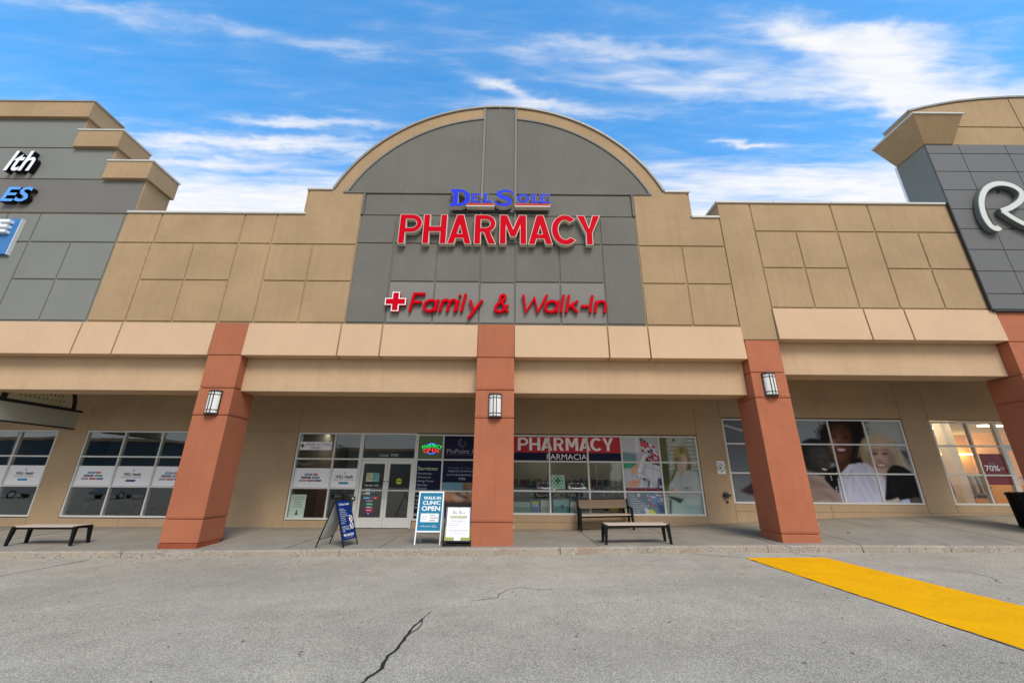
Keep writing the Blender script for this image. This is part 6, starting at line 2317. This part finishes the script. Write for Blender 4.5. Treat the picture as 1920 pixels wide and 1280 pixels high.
for k, (x, lb) in enumerate(((16.0, 'warmly lit wall bay of shelves at the left of the clothing store'), (19.0, 'warmly lit wall bay of shelves in the middle of the clothing store'), (22.0, 'warmly lit wall bay of shelves at the right of the clothing store'))):
    r = root('wall_bay', (x, 11.7, .55), lb, 'shelf')
    for sx in (-1.3, 1.26):
        MB().box(x + sx, x + sx + .05, 11.45, 11.98, .55, 2.95).build('side_panel', wood, r)
    for z in (.9, 1.4, 1.9, 2.4):
        MB().box(x - 1.25, x + 1.26, 11.5, 11.98, z, z + .04).build('shelf_board', wood, r)
        for q in range(6):
            xx = x - 1.1 + q * .39
            MB().box(xx, xx + .26, 11.55, 11.85, z + .042, z + random.uniform(.12, .36)).build('folded_stack', prod[(q + int(z * 10)) % 6], r)

# ------------------------------------------------------------------ the far side of the parking lot (mirrored in the shop glass)
def strip_mall(x0, x1, y, hgt, col_, lb):
    r = root('far_store', ((x0 + x1) / 2, y, zroad(0)), lb, 'building')
    zb_ = -.2
    wm = stucco('far_wall', col_)
    MB().box(x0, x1, y - 16, y, zb_, hgt).build('wall', wm, r)
    MB().box(x0 - .3, x1 + .3, y - 16.3, y + .5, hgt, hgt + .7).build('cornice', M['tan_brightened'], r)
    n = int((x1 - x0) / 6)
    for k in range(n):
        a = x0 + (x1 - x0) * (k + .15) / n
        b = x0 + (x1 - x0) * (k + .85) / n
        MB().box(a, b, y + .0, y + .06, .2, 3.0).build('window', plain('far_glass', (40, 48, 52), .2), r)
    return r


strip_mall(-75, -22, -92, 8.5, (52, 92, 120), 'far teal store block across the parking lot')
strip_mall(-165, -84, -80, 9.6, (56, 88, 108), 'long dark blue store block far left across the parking lot')
strip_mall(-12, 28, -98, 7.0, (150, 126, 94), 'far tan store block with a pale cornice across the parking lot')
strip_mall(40, 95, -90, 7.5, (140, 140, 136), 'far grey store block across the parking lot')
far_hedge = plain('dark_leaf', (44, 58, 36), .8)
bark = plain('bark', (70, 60, 50), .9)


def tree(x, y, hgt, lb):
    r = root('street_tree', (x, y, zroad(x)), lb, 'tree', 'trees across the parking lot')
    MB().tube([(x, y, -.3), (x + .1, y, hgt * .35), (x - .05, y + .1, hgt * .7)], .22, 8, r2=.08).build('trunk', bark, r)
    mb = MB()
    for k in range(14):
        a = random.uniform(0, 6.28)
        mb.tube([(x, y, hgt * random.uniform(.3, .6)), (x + math.cos(a) * hgt * .22, y + math.sin(a) * hgt * .22, hgt * random.uniform(.55, .9))], .05, 5, r2=.015)
    mb.build('limb', bark, r)
    mb = MB()
    for k in range(1300):
        d = Vector((random.gauss(0, 1), random.gauss(0, 1), random.gauss(0, 1))).normalized() * random.random() ** .45
        p = Vector((x + d.x * hgt * .30, y + d.y * hgt * .30, hgt * .66 + d.z * hgt * .36))
        a = Vector((random.gauss(0, 1), random.gauss(0, 1), random.gauss(0, 1))).normalized() * .16
        b = a.cross(Vector((random.gauss(0, 1), random.gauss(0, 1), random.gauss(0, 1)))).normalized() * .11
        mb.add([p - a, p + b, p + a, p - b], [(0, 1, 2, 3)])
    mb.build('crown', far_hedge, r)


for k, (x, y, h_) in enumerate(((-27, -48, 6.5), (-6, -52, 6), (7, -46, 7), (16, -55, 6.2), (33, -50, 7))):
    tree(x, y, h_, ('tree on a parking island far left across the lot', 'small tree across the lot left of the middle', 'taller tree across the lot in the middle', 'small tree across the lot right of the middle', 'tree on a parking island far right across the lot')[k])


def lamp_post(x, y, lb):
    r = root('lamp_post', (x, y, zroad(x)), lb, 'lamp post', 'parking lot lamp posts')
    MB().tube([(x, y, -.3), (x, y, 11)], .11, 8, r2=.07).build('pole', M['alu'], r)
    MB().tube([(x, y, -.3), (x, y, .6)], .3, 10).build('base', M['concrete'], r)
    for sx in (-1, 1):
        MB().bar((x, y, 10.9), (x + sx * 1.2, y, 11.1), .08, .08).build('arm', M['alu'], r)
        MB().box(x + sx * 1.2 - .35, x + sx * 1.2 + .35, y - .15, y + .15, 11.02, 11.2).build('lamp_head', M['lampmetal'], r)


lamp_post(-24, -38, 'tall twin lamp post across the lot on the left')
lamp_post(-62, -34, 'tall twin lamp post at the far left end of the lot')
lamp_post(12, -40, 'tall twin lamp post across the lot on the right')


def car():
    r = root('parked_car', (0, 0, 0), 'x', 'car', 'cars parked across the lot')
    prof = [(-2.2, .35), (-2.25, .75), (-2.05, .95), (-1.5, 1.0), (-.9, 1.42), (.6, 1.45), (1.25, 1.02), (2.0, .92), (2.2, .70), (2.2, .35)]
    n = len(prof)
    vs = []
    for y, k in ((-.88, 0), (-.80, 1), (.80, 1), (.88, 0)):
        for x, z in prof:
            top = z > 1.1
            yy = y * (.80 if top else 1.0)
            vs.append((x * (1 if k == 0 else 1.0), yy, z if k == 0 else z + .02))
    fs = []
    for a in range(3):
        for i in range(n):
            j = (i + 1) % n
            fs.append((a * n + i, a * n + j, (a + 1) * n + j, (a + 1) * n + i))
    fs += [tuple(range(n)), tuple(range(4 * n - 1, 3 * n - 1, -1))]
    MB().add(vs, fs).build('body', plain('car_paint', (150, 152, 156), .25, .4, coat=.5), r, smooth=True)
    gl = plain('car_glass', (24, 28, 30), .1)
    for sy in (-1, 1):
        MB().hexa([(-1.25, sy * .80, 1.02), (1.0, sy * .80, 1.02), (1.0, sy * .84, 1.02), (-1.25, sy * .84, 1.02), (-.85, sy * .70, 1.38), (.52, sy * .70, 1.38), (.52, sy * .725, 1.38), (-.85, sy * .725, 1.38)]).build('side_window', gl, r)
    MB().hexa([(1.19, -.66, 1.07), (1.19, .66, 1.07), (1.23, .66, 1.07), (1.23, -.66, 1.07), (.66, -.6, 1.41), (.66, .6, 1.41), (.70, .6, 1.41), (.70, -.6, 1.41)]).build('windscreen', gl, r)
    for x in (-1.35, 1.35):
        for sy in (-1, 1):
            w = MB().tube([(x, sy * .70, .33), (x, sy * .89, .33)], .33, 18).build('wheel', M['black_mat'], r)
            MB().tube([(x, sy * .88, .33), (x, sy * .895, .33)], .2, 12).build('rim', M['alu'], w)
    for sy in (-.6, .6):
        MB().box(2.18, 2.225, sy - .2, sy + .2, .66, .78).build('headlight', M['lampglass'], r)
    return r


CA = car()
index_kids()
spots = [(-52, -22, 90), (-46.5, -22.4, 88), (-36, -22, 91), (-28, -23, 90), (-20, -26, 88), (-16.8, -26.3, 92), (-7, -27, 90), (3.4, -26, 91), (6.4, -26.4, 89), (14.5, -27, 90), (20.6, -26, 92)]
for k, (x, y, a) in enumerate(spots):
    o = CA if k == 0 else copy_tree(CA)
    o.location = (x, y, zroad(x) + .005)
    o.rotation_euler = (0, 0, rad(a))
    o['label'] = ('silver car parked at the far left end of the lot', 'silver car parked second from the far left end of the lot', 'silver car parked alone in the left part of the lot', 'silver car parked between the lone car and the left lamp post',
                  'silver car parked near the left lamp post across the lot', 'silver car parked just right of the left lamp post', 'silver car parked below the small tree left of the middle', 'silver car parked left of its neighbour in the middle of the lot',
                  'silver car parked right of its neighbour in the middle of the lot', 'silver car parked near the right lamp post', 'silver car parked at the right end of the lot')[k]
for o in list(COL.objects):
    if o.name.split('.')[0] in ('small_print', 'worn_lettering'):
        o['kind'] = 'stuff'
